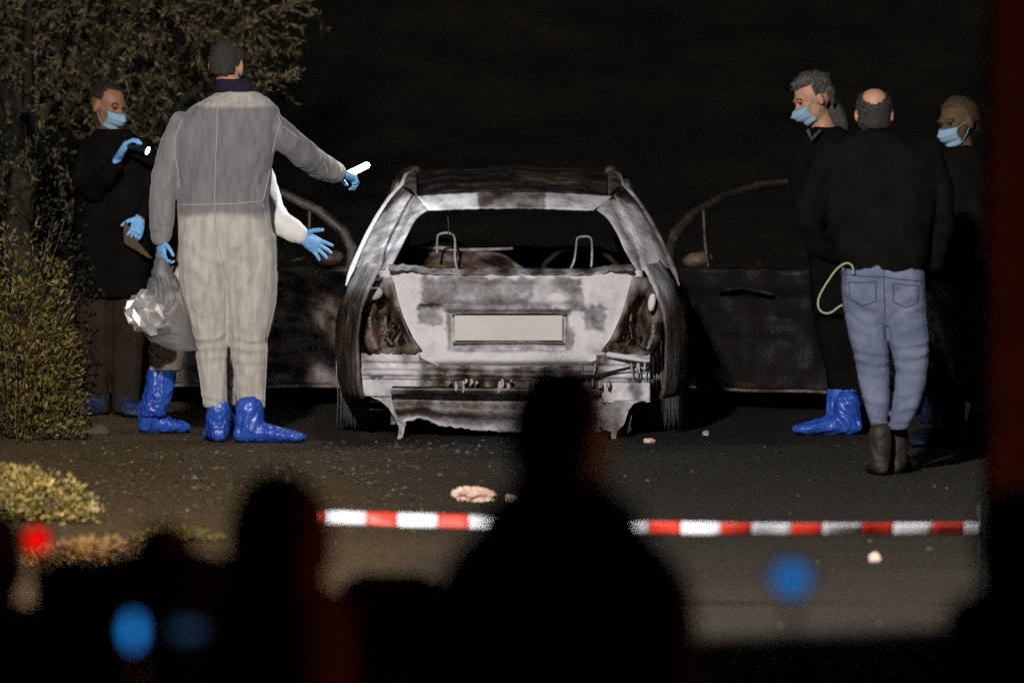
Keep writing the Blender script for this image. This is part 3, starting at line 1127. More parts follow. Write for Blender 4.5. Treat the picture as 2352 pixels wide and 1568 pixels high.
# open front doors
def door(s, hinge, dirv, lab):
    dirv = Vector(dirv).normalized()
    nrm = Vector((dirv.y, -dirv.x, 0)) * s
    if nrm.y > 0:
        nrm = -nrm
    Lh = 1.07
    def P(t, z, off=0):
        lean = max(0, z - .75) * -.28
        return Vector(hinge) + dirv * (t * Lh + 0) + Vector((0, 0, z)) + nrm * off + Vector((s * lean * .6, 0, 0))
    mb = MB()
    def pan(t, v):
        z = .115 + v * .645
        q = 0
        q += .035 * sstep(.08, .14, t) * (1 - sstep(.86, .92, t)) * sstep(.10, .18, v) * (1 - sstep(.78, .86, v)) * -1
        q += .03 * math.exp(-((v - .50) / .05) ** 2) * sstep(.2, .3, t) * (1 - sstep(.7, .8, t))
        q += .022 * nz((t * 5 * s, v * 4, s), 1.3) + .010 * nz((t * 5 * s, v * 4, s), 4)
        bul = .03 * math.sin(v * math.pi)
        return P(t, z, .035 + q - bul)
    mb.grid(pan, [i / 40 for i in range(41)], [i / 26 for i in range(27)])
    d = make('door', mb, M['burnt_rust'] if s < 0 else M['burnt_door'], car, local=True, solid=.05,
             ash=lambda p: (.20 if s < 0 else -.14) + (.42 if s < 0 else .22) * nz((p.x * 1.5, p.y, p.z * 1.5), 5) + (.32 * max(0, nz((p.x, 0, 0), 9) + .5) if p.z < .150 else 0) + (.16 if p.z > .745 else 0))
    d['label'] = lab
    mb = MB()
    fr = [(.01, .76), (.02, .86), (.08, .95), (.22, 1.06), (.42, 1.155), (.65, 1.215), (.88, 1.235), (.98, 1.20), (1.0, 1.0), (1.0, .76)]
    pts = [P(t, z, .02) for t, z in fr]
    mb.tube(pts, [.03, .032, .032, .028, .026, .025, .025, .028, .03, .032], 8, flat=.6)
    f = make('window_frame', mb, M['burnt_door'], car, local=True, ash=lambda p: (.34 if s < 0 else .16) + .25 * nz(p, 8))
    f.parent = d
    mb = MB()
    mb.tube([P(.27, 1.08, .02), P(.245, .9, .02), P(.24, .76, .02)], .009, 6)
    f = make('quarter_bar', mb, M['burnt_rust'], car, local=True, ash=.2)
    f.parent = d
    mb = MB()
    mb.tube([P(t_, .112 + .004 * math.sin(t_ * 9), .07) for t_ in [i / 12 for i in range(13)]], .009, 6)
    f = make('sill_strip', mb, M['burnt_rust'], car, local=True, ash=(lambda p: .62 + .5 * nz(p, 7)) if s < 0 else (lambda p: .40 + .3 * nz(p, 7)))
    f.parent = d
    mb = MB()
    c = P(.14, .80, -.05)
    mb.ellipsoid(c, ((.085, 0, .01), (0, .05, 0), (0, 0, .045)), 14, 8)
    f = make('mirror', mb, M['burnt_rust'], car, local=True, ash=.25)
    f.parent = d
    mb = MB()
    mb.tube([P(.35, .64, .09), P(.5, .66, .10), P(.66, .63, .09)], [.010, .012, .010], 8)
    f = make('door_pull', mb, M['burnt'], car, local=True, ash=.3 if s < 0 else .05)
    f.parent = d


door(-1, (-.86, 2.98, 0), (-.99, .10, 0), 'burnt front door swung wide open beside the man in the sheer coverall')
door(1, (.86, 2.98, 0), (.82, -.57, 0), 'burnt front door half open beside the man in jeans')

def leaf_mesh(C_, Dr, Ln, Wd, name):
    n = len(C_)
    C_, Dr = np.asarray(C_), np.asarray(Dr)
    Dr = Dr / np.linalg.norm(Dr, axis=1, keepdims=True)
    rnd = rng.normal(size=(n, 3))
    S = np.cross(Dr, rnd)
    S /= np.linalg.norm(S, axis=1, keepdims=True) + 1e-9
    Nn = np.cross(Dr, S)
    L_ = np.asarray(Ln).reshape(-1, 1)
    W_ = np.asarray(Wd).reshape(-1, 1)
    v = np.stack([C_, C_ + Dr * L_ * .5 + S * W_ * .5 + Nn * L_ * .05, C_ + Dr * L_ - Nn * L_ * .06, C_ + Dr * L_ * .5 - S * W_ * .5 + Nn * L_ * .05], 1).reshape(-1, 3)
    me = bpy.data.meshes.new(name)
    me.vertices.add(4 * n)
    me.vertices.foreach_set('co', v.ravel())
    me.loops.add(4 * n)
    me.loops.foreach_set('vertex_index', np.arange(4 * n))
    me.polygons.add(n)
    me.polygons.foreach_set('loop_start', np.arange(0, 4 * n, 4))
    me.polygons.foreach_set('loop_total', np.full(n, 4))
    me.update()
    me.validate()
    return me


def put(name, me, mat_, parent):
    me.materials.append(mat_)
    o = link(bpy.data.objects.new(name, me))
    parent_to(o, parent)
    return o


# ------------------------------------------------------------------ people
def frame(yaw, pitch=0.0, roll=0.0):
    """yaw 0 looks at the camera, 180 away, +90 to the right of the picture; pitch > 0 looks down; returns right, forward, up"""
    f = Vector((math.sin(math.radians(yaw)), -math.cos(math.radians(yaw)), 0))
    up = Vector((0, 0, 1))
    r = f.cross(up)
    Rp = Matrix.Rotation(math.radians(-pitch), 3, r)
    f, up = Rp @ f, Rp @ up
    Rr = Matrix.Rotation(math.radians(roll), 3, f)
    return Rr @ r, f, Rr @ up


def head_shapes(mb, c, h, fr, ears=True, face=True):
    r, f, u = fr
    k = h / .235
    mb.ellipsoid(c + u * .028 * k - f * .012 * k, (r * .076 * k, f * .096 * k, u * .090 * k), 24, 14)
    mb.ellipsoid(c - u * .035 * k + f * .022 * k, (r * .058 * k, f * .066 * k, u * .080 * k), 20, 12)
    if face:
        mb.ellipsoid(c - u * .085 * k + f * .062 * k, (r * .026 * k, f * .024 * k, u * .020 * k), 12, 8)     # chin
        mb.tube([c + u * .012 * k + f * .082 * k, c - u * .030 * k + f * .104 * k], [.009 * k, .015 * k], 8)   # nose
        mb.tube([c + u * .024 * k + f * .080 * k - r * .042 * k, c + u * .027 * k + f * .088 * k, c + u * .024 * k + f * .080 * k + r * .042 * k], .011 * k, 8)   # brow
        mb.tube([c - u * .056 * k + f * .084 * k - r * .020 * k, c - u * .056 * k + f * .090 * k, c - u * .056 * k + f * .084 * k + r * .020 * k], .008 * k, 8)   # lips
        for s in (-1, 1):
            mb.ellipsoid(c - u * .022 * k + f * .058 * k + r * s * .040 * k, (r * .020 * k, f * .020 * k, u * .024 * k), 10, 8)   # cheeks
    if ears:
        for s in (-1, 1):
            mb.ellipsoid(c + r * s * .079 * k - f * .008 * k - u * .006 * k, ((r * s * .012 + f * -.004) * k, f * .018 * k, u * .033 * k), 10, 8)


def hair_mesh(c, h, fr, lift, keep, amp=.006, freq=60):
    r, f, u = fr
    k = h / .235
    mb = MB()
    nu, nv = 56, 34
    cc = c + u * .026 * k - f * .012 * k
    vs, ok = [], []
    for j in range(nv + 1):
        t = math.pi * j / nv
        for i in range(nu):
            a = 2 * math.pi * i / nu
            dr = r * (math.cos(a) * math.sin(t)) + f * (math.sin(a) * math.sin(t)) + u * math.cos(t)
            x, y, z = dr.dot(r), dr.dot(f), dr.dot(u)
            L_ = lift(x, y, z) if callable(lift) else lift
            p = cc + (r * x * .077 + f * y * .097 + u * z * .091) * k * (1 + L_) + u * (-.03 * k if z < -.3 else 0)
            n = noise.noise(p * freq) * amp + noise.noise(p * freq * .4) * amp * 1.2
            vs.append(p + dr * n)
            ok.append(keep(x, y, z))
    fs = []
    for j in range(nv):
        for i in range(nu):
            q = (j * nu + i, j * nu + (i + 1) % nu, (j + 1) * nu + (i + 1) % nu, (j + 1) * nu + i)
            if all(ok[t] for t in q):
                fs.append(q)
    mb.add(vs, fs)
    return mb


def hair_strands(parent, mb, mat_, n, length):
    f = [q for q in mb.f]
    C_, Dr, Ln, Wd = [], [], [], []
    cen = sum((Vector(mb.v[i]) for q in f for i in q), Vector()) / (4 * len(f))
    for k in range(n):
        q = random.choice(f)
        a, b, c = Vector(mb.v[q[0]]), Vector(mb.v[q[1]]), Vector(mb.v[q[2]])
        p = a.lerp(b, random.random()).lerp(c, random.random())
        C_.append(p)
        Dr.append((p - cen).normalized() + Vector((random.gauss(0, .5), random.gauss(0, .5), random.gauss(-.25, .5))))
        Ln.append(length * random.uniform(.5, 1.4))
        Wd.append(.0028)
    put('hair_strands', leaf_mesh(C_, Dr, Ln, Wd, 'hair_strands'), mat_, parent)


def face_mask(parent, c, h, fr):
    r, f, u = fr
    k = h / .235
    mb = MB()
    def fn(a, v):
        ang = (a - .5) * 2.15
        bul = 1 + .10 * math.sin(v * math.pi) * math.cos(ang) ** 2
        ry = (.078 + .030 * math.sin(min(1, v * 1.4) * math.pi) ** .7) * bul
        z = -.012 - v * (.100 - .018 * abs(a - .5) * 2)
        wid = .066 - .014 * v
        y = math.cos(ang) * ry + .018 - .016 * v
        if abs(a - .5) < .1 and v < .35:
            y += .012 * (1 - abs(a - .5) / .1)
        y += .0025 * math.sin(v * 24) * math.cos(ang)
        return c + (r * (math.sin(ang) * wid * 1.06) + f * y + u * z) * k
    mb.grid(fn, [i / 22 for i in range(23)], [i / 16 for i in range(17)])
    m = make('face_mask', mb, M['mask'], parent, solid=.003)
    for s in (0, 1):
        q = MB()
        e = c + (r * (1 if s else -1) * .080 - f * .02 + u * .012) * k
        q.tube([fn(s, .05), (fn(s, .05) + e) / 2 + u * .006, e, (fn(s, .95) + e) / 2 - u * .012, fn(s, .95)], .0018, 5)
        make('ear_loop', q, M['mask'], parent).parent = m
        m.children[-1].location = (0, 0, 0)


def eyes(parent, c, h, fr):
    r, f, u = fr
    k = h / .235
    for s in (-1, 1):
        mb = MB()
        mb.ellipsoid(c + (f * .0805 + r * s * .031 + u * .008) * k, (r * .013 * k, f * .006 * k, u * .006 * k), 10, 8)
        make('eye', mb, M['black_plastic'], parent)
        mb = MB()
        mb.tube([c + (f * .089 + r * s * .018 + u * .028) * k, c + (f * .088 + r * s * .034 + u * .033) * k, c + (f * .076 + r * s * .052 + u * .027) * k], .0042, 6)
        make('eyebrow', mb, M['hair_black'], parent)


def hand_shapes(mb, wrist, direc, palm_n, thumb, curl, spread=.12, k=1.0, thumb_out=.75):
    """palm_n points out of the palm; thumb is a vector toward the thumb side; curl per joint in degrees for index..little"""
    d = Vector(direc).normalized()
    n = Vector(palm_n)
    n = (n - d * n.dot(d)).normalized()
    lat = Vector(thumb)
    lat = (lat - d * lat.dot(d) - n * lat.dot(n)).normalized()
    w = Vector(wrist)
    rings = []
    for t, hw, hd in ((-.02, .027, .021), (.012, .030, .019), (.045, .039, .017), (.08, .042, .0155), (.098, .040, .013)):
        rings.append([w + d * t * k + (lat * hw * math.cos(a) + n * hd * math.sin(a)) * k for a in np.linspace(0, 2 * math.pi, 14, endpoint=False)])
    mb.rings(rings)
    lens = (.072, .080, .074, .058)
    if not isinstance(curl, (list, tuple)):
        curl = [curl] * 4
    for i in range(4):
        off = (.030 - .020 * i)
        b = w + (d * (.090 if i not in (0, 3) else .085) + lat * off) * k
        dd = (d + lat * (spread * (1.5 - i) / 1.5)).normalized()
        pts = [b - dd * .01 * k, b]
        L_ = lens[i] * k
        ax = dd.cross(n)
        cur = dd
        for seg, fr_ in enumerate((.44, .31, .25)):
            cur = Matrix.Rotation(math.radians(curl[i] * (.8 if seg == 0 else 1)), 3, ax) @ cur
            pts.append(pts[-1] + cur * L_ * fr_)
        mb.tube(pts, [.0098 * k, .0098 * k, .0092 * k, .0085 * k, .0075 * k], 8)
    b = w + (d * .022 + lat * .026) * k
    td = (d * (1 - thumb_out * .55) + lat * thumb_out + n * .25).normalized()
    p1 = b + td * .036 * k
    td2 = (td + d * .45).normalized()
    p2 = p1 + td2 * .032 * k
    mb.tube([b - td * .01 * k, b, p1, p2, p2 + (td2 + d * .2).normalized() * .018 * k], [.014 * k, .015 * k, .012 * k, .0105 * k, .0085 * k], 8)


def slices(mb, sl, d, n=20, power=2.3, depth=None, grow=0.0, flatten=.92):
    """sl: (left px, right px, y px[, depth offset[, half depth]]) horizontal slices of a limb or trunk"""
    rings = []
    for row in sl:
        xl, xr, y = row[:3]
        dd = row[3] if len(row) > 3 else 0
        a, b = V(xl, y, d + dd), V(xr, y, d + dd)
        c = (a + b) / 2
        hw = (b - a).length / 2 + grow
        hd = (row[4] if len(row) > 4 else (depth if depth else hw * flatten)) + grow
        ring = []
        for i in range(n):
            t = 2 * math.pi * i / n
            ct, st = math.cos(t), math.sin(t)
            q = (abs(ct) ** power + abs(st) ** power) ** (-1 / power)
            ring.append(c + Vector((hw * ct * q, hd * st * q, 0)))
        rings.append(ring)
    mb.rings(rings)


def limb_pts(path, d):
    return [V(p[0], p[1], d + p[2]) for p in path], [p[3] for p in path]


def shoe_shapes(mb, ankle, toe_dir, length=.30, top=.16, r_top=.055, r_foot=.052, toe_up=0.0):
    """ankle: point on the ground below the ankle"""
    a = Vector(ankle)
    t = Vector(toe_dir)
    t.z = 0
    t.normalize()
    s = Vector((-t.y, t.x, 0))
    rings = []
    for k, hw, zl, zh in ((-.085, .018, .02, .06), (-.075, .034, .006, .085), (-.04, .042, .0, .10), (.02, .044, .0, .105), (.08, .046, .0, .09), (.13, .052, .0, .072), (.175, .050, .002, .058), (.205, .036, .008, .046), (.218, .014, .018, .034)):
        kk = k * length / .30
        c = a + t * kk
        w = hw * r_foot / .052
        up = toe_up * max(0, kk)
        ring = []
        for i in range(14):
            th = 2 * math.pi * i / 14
            z = (zl + zh) / 2 + (zh - zl) / 2 * math.sin(th)
            ring.append(c + s * w * math.cos(th) + Vector((0, 0, z + up)))
        rings.append(ring)
    mb.rings(rings)
    if top:
        mb.tube([a + Vector((0, 0, .06)) - t * .02, a + Vector((0, 0, top)) - t * .025], [r_top * .95, r_top], 14)


def seam(parent, me, d, pts, mat_, r=.0035, name='seam'):
    bvh = BVHTree.FromPolygons([v.co for v in me.vertices], [p.vertices for p in me.polygons])
    dense = []
    for (a, b) in zip(pts, pts[1:]):
        n = max(2, int(math.hypot(a[0] - b[0], a[1] - b[1]) / 7))
        dense += [(a[0] + (b[0] - a[0]) * k / n, a[1] + (b[1] - a[1]) * k / n) for k in range(n)]
    dense.append(pts[-1])
    hits = []
    for x, y in dense:
        tgt = V(x, y, d)
        dr = (tgt - CAM).normalized()
        h = bvh.ray_cast(CAM + dr * (d - 3), dr)
        if h[0] is not None and (not hits or abs(h[0].y - hits[-1].y) < .12):
            hits.append(h[0] - dr * .001)
    if len(hits) > 3:
        mb = MB()
        mb.tube(hits, r, 6)
        make(name, mb, mat_, parent)


def body_mesh(parent, d, torso, legs, arms, head, skin, neck, hands=(), voxel=.0085, shrink=.018):
    mb = MB()
    slices(mb, torso, d, 20, grow=-shrink)
    for lg in legs:
        slices(mb, lg, d, 14, grow=-shrink * .8)
    for ar in arms:
        p, r = limb_pts(ar, d)
        mb.tube(p, [max(.022, x - shrink * .8) for x in r], 12)
    hc, hh, fr = head
    head_shapes(mb, hc, hh, fr)
    mb.tube([neck[0], neck[1]], [.062, .055], 14)
    for fn in hands:
        fn(mb)
    return make('body', remesh(mb, voxel, 2), skin, parent)


def foot(px, py, d):
    p = V(px, py, d)
    return Vector((p.x, d, ground_z(p.x, d)))


# ---- man in the sheer coverall (back to the camera)
D1 = 39.85
p1 = thing('person', 'tall man in sheer grey coverall, back turned, holding a lit torch toward the car', 'person', (V(520, 990, D1).x, D1, 0))
fr1 = frame(158, 4, 4)
hc1 = V(521, 150, D1 + .02)
T1 = [(500, 590, 212, 0, .072), (474, 616, 228, 0, .088), (436, 640, 250, 0, .102), (412, 645, 275, 0, .118), (402, 638, 310, 0, .128), (400, 627, 360, 0, .13), (402, 620, 410, .01, .122), (408, 617, 460, .01, .118), (411, 622, 510, 0, .125), (410, 630, 560, 0, .130), (412, 633, 590, 0, .120), (424, 624, 625, 0, .095), (450, 600, 660, 0, .06)]
LL1 = [(412, 524, 540, 0, .118), (410, 525, 585, 0, .122), (413, 526, 640, 0, .120), (420, 526, 690, 0, .112), (436, 522, 740), (449, 521, 782), (450, 520, 812), (458, 520, 860), (464, 520, 900), (468, 522, 936)]
LR1 = [(518, 632, 540, 0, .118), (518, 636, 585, 0, .122), (519, 637, 640, 0, .120), (521, 635, 690, 0, .112), (525, 626, 740), (528, 613, 782), (530, 615, 812), (537, 611, 860), (543, 609, 900), (547, 607, 938)]
AL1 = [(418, 285, 0, .066), (398, 330, .0, .066), (380, 395, .0, .066), (373, 450, -.01, .064), (372, 500, -.03, .060), (370, 545, -.05, .050)]
AR1 = [(622, 292, 0, .075), (660, 322, .04, .074), (695, 352, .12, .071), (730, 378, .27, .066), (755, 391, .38, .062), (770, 396, .44, .054)]
body_mesh(p1, D1, T1, [LL1, LR1], [AL1, AR1], (hc1, .25, fr1), M['skin'], (V(528, 215, D1 + .02), V(524, 165, D1 + .02)))
mb = MB()
slices(mb, T1, D1, 28)
slices(mb, LL1, D1, 18)
slices(mb, LR1, D1, 18)
for ar in (AL1, AR1):
    p, r = limb_pts(ar, D1)
    mb.tube(p, r, 16)
fz1 = folds(.0055, 10, 1.5, .0035, 2.0)
fl1 = fold_lines([(618, 350, 586, 462, 7, .014), (622, 395, 602, 466, 6, .011), (600, 330, 560, 470, 9, .009), (470, 290, 452, 460, 9, .010), (430, 330, 428, 455, 8, .010),
                  (520, 300, 530, 460, 9, .006), (560, 280, 552, 440, 8, .006), (640, 300, 700, 385, 8, .010), (668, 320, 722, 395, 7, .011), (700, 345, 742, 402, 6, .010), (744, 372, 752, 412, 4, .010), (758, 380, 764, 412, 4, .009),
                  (385, 360, 352, 440, 7, .012), (402, 395, 352, 470, 7, .012), (346, 500, 392, 512, 5, .010), (348, 520, 394, 528, 4, .009),
                  (420, 540, 515, 610, 9, .012), (622, 545, 535, 620, 9, .012), (425, 600, 512, 660, 9, .010), (628, 600, 536, 668, 9, .010), (440, 660, 500, 760, 9, .009), (606, 660, 560, 760, 9, .009),
                  (446, 776, 518, 768, 6, .014), (449, 796, 518, 792, 6, .013), (452, 820, 518, 812, 7, .010), (530, 772, 614, 776, 6, .014), (532, 794, 612, 800, 6, .014), (536, 822, 610, 826, 7, .010),
                  (470, 830, 500, 920, 8, .008), (570, 830, 585, 920, 8, .008), (464, 905, 518, 912, 5, .010), (548, 905, 606, 914, 5, .010), (466, 922, 519, 927, 4, .008), (548, 922, 606, 929, 4, .008)])
def disp1(p, n):
    a = fz1(p, n)
    if n.y < .5:
        a += fl1(p)
    return a
me1 = remesh(mb, .0085, 3, disp1)
cv = bpy.data.materials.new('sheer_coverall_cloth')
cv.use_nodes = True
nt1 = cv.node_tree
b1 = nt1.nodes['Principled BSDF']
b1.inputs['Roughness'].default_value = .9
b1.inputs['Specular IOR Level'].default_value = .15
b1.inputs['Sheen Weight'].default_value = .25
a1 = nt1.nodes.new('ShaderNodeAttribute')
a1.attribute_name = 'under'
r1 = nt1.nodes.new('ShaderNodeValToRGB')
r1.color_ramp.elements[0].color = (.175, .170, .172, 1)      # dark clothes showing through the thin cloth
r1.color_ramp.elements[1].color = (.42, .39, .345, 1)      # pale trousers showing through
tc1 = nt1.nodes.new('ShaderNodeTexCoord')
mp1 = nt1.nodes.new('ShaderNodeMapping')
mp1.inputs['Scale'].default_value = (1, 1, .22)
n1 = nt1.nodes.new('ShaderNodeTexNoise')
n1.inputs['Scale'].default_value = 34
n1.inputs['Detail'].default_value = 5
nt1.links.new(tc1.outputs['Object'], mp1.inputs['Vector'])
nt1.links.new(mp1.outputs['Vector'], n1.inputs['Vector'])
hv = nt1.nodes.new('ShaderNodeHueSaturation')
mr1 = nt1.nodes.new('ShaderNodeMapRange')
mr1.inputs['From Min'].default_value = .3
mr1.inputs['From Max'].default_value = .7
mr1.inputs['To Min'].default_value = .80
mr1.inputs['To Max'].default_value = 1.22
nt1.links.new(n1.outputs['Fac'], mr1.inputs['Value'])
nt1.links.new(mr1.outputs['Result'], hv.inputs['Value'])
nt1.links.new(a1.outputs['Fac'], r1.inputs['Fac'])
nt1.links.new(r1.outputs['Color'], hv.inputs['Color'])
nt1.links.new(hv.outputs['Color'], b1.inputs['Base Color'])
bp1 = nt1.nodes.new('ShaderNodeBump')
bp1.inputs['Strength'].default_value = .9
bp1.inputs['Distance'].default_value = .008
nt1.links.new(n1.outputs['Fac'], bp1.inputs['Height'])
nt1.links.new(bp1.outputs['Normal'], b1.inputs['Normal'])
zhem = V(520, 490, D1).z
zcol = V(520, 246, D1).z
at = me1.attributes.new('under', 'FLOAT', 'POINT')
vals = []
xs_t = (V(408, 480, D1).x, V(640, 480, D1).x)
for v in me1.vertices:
    z = v.co.z + .010 * math.sin(v.co.x * 9) + .016 * nz(v.co, 9) + .008 * nz(v.co, 30) - .05 * (v.co.x - V(520, 0, D1).x)
    t = sstep(zhem + .008, zhem - .008, z) if False else (1 - sstep(zhem - .026, zhem + .018, z))
    if v.co.x < xs_t[0] - .01:
        t = .10
    if v.co.y > D1 + .20:
        t = max(t, sstep(D1 + .22, D1 + .34, v.co.y))
    if abs(v.co.x - V(545, 230, D1).x) < .20:
        t = max(t, .75 * sstep(zcol - .012, zcol + .01, v.co.z - .03 * abs(v.co.x - V(540, 0, D1).x)))
    vals.append(t)
at.data.foreach_set('value', vals)
cov = make('coverall', me1, cv, p1)
for pts in ([(500, 226), (498, 300), (494, 400), (493, 470), (496, 540), (508, 590), (521, 640)], [(412, 470), (470, 470), (540, 468), (600, 462), (606, 476)],
            [(636, 262), (645, 282), (634, 312), (626, 350)], [(418, 275), (404, 310), (401, 350), (408, 390), (412, 430)], [(604, 462), (612, 430), (620, 390)],
            [(650, 290), (672, 306), (690, 320)], [(634, 610), (634, 690), (614, 775), (611, 860), (607, 925)], [(413, 610), (421, 690), (448, 775), (458, 860), (468, 925)], [(745, 372), (752, 390), (750, 408)], [(500, 226), (540, 238), (575, 238), (602, 228)]):
    seam(cov, me1, D1, pts, M['seam'], .0028)
for c in cov.children:
    c.location = (0, 0, 0)
mb = MB()
slices(mb, [(496, 584, 214, .0, .066), (492, 582, 196, .0, .066), (500, 574, 181, .0, .06)], D1 + .01, 20)
make('shirt_collar', remesh(mb, .008, 2, folds(.003, 20, 20)), M['navy'], p1)
hm_ = hair_mesh(hc1, .25, fr1, .012, lambda x, y, z: (z > -.28 - .25 * max(0, -y) and y < .30) or z > .5, .0022, 110)
make('hair', hm_, M['hair_short'], p1)
hair_strands(p1, hm_, M['hair_short'], 1600, 0.007)
def glove(parent, *a, **k):
    mb = MB()
    hand_shapes(mb, *a, **k)
    d = k.get('d')
    return make('glove', remesh(mb, .0042, 2, lambda p, n: .0012 * nz(p, 90)), M['glove'], parent)
w = V(370, 548, D1 - .05)
glove(p1, w, (0.02, -.0, -1), (.7, .5, 0), (.4, -.9, 0), [38, 42, 44, 46])
w = V(776, 397, D1 + .46)
glove(p1, w, (.86, .25, -.30), (.0, -.3, -1), (.1, .95, .2), [55, 58, 60, 62])
mb = MB()
f1 = foot(500, 996, D1 + .02)
shoe_shapes(mb, f1, (-.15, 1, 0), .31, .17, .064, .062)
make('shoe_cover', remesh(mb, .007, 2, crinkle(.007, 24, 3)), M['shoe_blue'], p1)
mb = MB()
f2 = foot(584, 1000, D1 - .06)
shoe_shapes(mb, f2, (1, -.12, 0), .36, .17, .074, .075)
make('shoe_cover', remesh(mb, .007, 2, crinkle(.0075, 24, 9)), M['shoe_blue'], p1)

# torch in his right hand
tw = V(796, 402, D1 + .52)
te = V(842, 380, D1 + .64)
ax = (te - tw).normalized()
tor = thing('torch', 'white glowing torch stick held out toward the burnt car', 'torch', tw)
mb = MB()
mb.tube([tw - ax * .07, tw + ax * .012], [.0155, .0165], 12)
make('handle', mb, M['black_plastic'], tor)
mb = MB()
mb.tube([tw + ax * .018, te], [.0165, .0165], 14)
make('light_tube', mb, M['led'], tor)
def point(name, pos, power, col, rad, parent):
    l = bpy.data.lights.new(name, 'POINT')
    l.energy = power
    l.color = col
    l.shadow_soft_size = rad
    q_ = link(bpy.data.objects.new(name, l))
    q_.location = pos
    parent_to_light(q_, parent)


point('torch_light', te + ax * .035 + Vector((0, .02, 0)), 17.0, (.88, .94, 1.0), .02, tor)

# evidence bag in his left hand
top = V(370, 592, D1 - .06)
bag = thing('evidence_bag', 'clear plastic bag with silver foil hanging from the glove of the tall man', 'bag', V(395, 800, D1 - .06))
mb = MB()
BS = [(356, 384, 580, -.06, .016), (350, 392, 612, -.06, .022), (338, 412, 650, -.06, .032), (322, 428, 700, -.06, .045), (318, 440, 745, -.06, .05), (345, 452, 785, -.06, .04), (400, 460, 806, -.06, .022)]
slices(mb, BS, D1, 24, 2.0)
make('film', remesh(mb, .006, 3, crinkle(.007, 9, 5)), M['bag_film'], bag)
mb = MB()
slices(mb, [(322, 348, 668, -.075, .03), (306, 372, 690, -.075, .05), (294, 396, 722, -.075, .055), (290, 392, 742, -.075, .05), (320, 372, 764, -.075, .03)], D1, 20, 2.0)
fo_ = MB()
fc = V(340, 720, D1 - .085)
fo_.ellipsoid(fc, ((.105, 0, -.045), (0, .055, 0), (.026, 0, .098)), 17, 11)
fo_.v = [tuple(Vector(v) + Vector((random.gauss(0, .009), random.gauss(0, .015), random.gauss(0, .009)))) for v in fo_.v]
make('foil_wrap', fo_, M['foil'], bag, smooth=False)

# ---- person in white suit leaning toward the car, mostly behind the coverall man
D2 = 40.42
p2 = thing('person', 'stooping person in white suit reaching a blue-gloved open hand toward the car', 'person', (V(500, 960, D2).x, D2, 0))
fr2 = frame(120, 30, 0)
hc2 = V(560, 300, D2 + .05)
T2 = [(530, 590, 336, .04, .07), (490, 610, 350, .03, .1), (460, 612, 385, .02, .12), (440, 606, 440, 0, .125), (420, 590, 500, 0, .125), (402, 560, 560, 0, .13), (400, 550, 610, 0, .13)]
LL2 = [(402, 490, 600), (378, 470, 680), (352, 445, 760), (341, 426, 800), (343, 415, 850), (345, 400, 890, .02), (348, 392, 940, .04)]
LR2 = [(470, 560, 600), (472, 560, 690), (478, 548, 780), (490, 545, 860), (494, 540, 930)]
AR2 = [(590, 385, .03, .07), (606, 435, -.02, .070), (622, 486, -.07, .068), (645, 516, -.10, .066), (672, 530, -.13, .060), (690, 540, -.15, .044)]
AL2 = [(470, 390, .05, .065), (440, 460, .12, .06), (460, 520, .2, .05)]
body_mesh(p2, D2, T2, [LL2, LR2], [AR2, AL2], (hc2, .24, fr2), M['skin'], (V(555, 345, D2 + .04), V(558, 315, D2 + .05)), voxel=.0095)
mb = MB()
slices(mb, T2, D2, 24)
for ar in (AR2, AL2):
    p, r = limb_pts(ar, D2)
    mb.tube(p, r, 16)
make('suit_jacket', remesh(mb, .009, 3, folds(.007, 10, 8, .005, 4)), M['white_suit'], p2)
mb = MB()
slices(mb, [(398, 414, 436, -.16, .02), (394, 418, 500, -.16, .02), (398, 420, 600, -.16, .02)], D2, 14)
slices(mb, T2[3:], D2, 20, grow=.012)
make('coat_tail', remesh(mb, .011, 2, folds(.006, 12, 2, .003, 6)), M['tan'], p2)  # extra layer coloured as the shaded part of the white suit
mb = MB()
slices(mb, T2[-2:], D2, 20, grow=.004)
slices(mb, LL2[:5], D2, 16)
slices(mb, LR2, D2, 16)
make('trousers', remesh(mb, .009, 3, folds(.006, 9, 12, .005, 7)), M['cream'], p2)
w = V(690, 541, D2 - .15)
glove(p2, w, (.80, -.05, -.50), (.1, -.8, -.35), (.55, -.1, .85), [8, 10, 12, 16], spread=.25, k=1.1, thumb_out=.9)
mb = MB()
f3 = foot(362, 974, 40.45)
slices(mb, [(340, 404, 848), (336, 404, 872), (328, 398, 905), (322, 386, 935), (322, 380, 955)], D2, 16)
shoe_shapes(mb, foot(352, 968, 40.46), (.9, .3, 0), .27, .13, .060, .055)
make('shoe_cover', remesh(mb, .007, 2, crinkle(.009, 20, 13)), M['shoe_blue'], p2)
mb = MB()
shoe_shapes(mb, foot(516, 972, 40.6), (.9, -.3, 0), .28, .16, .06, .056)
make('shoe_cover', remesh(mb, .008, 2, crinkle(.008, 20, 15)), M['shoe_blue'], p2)

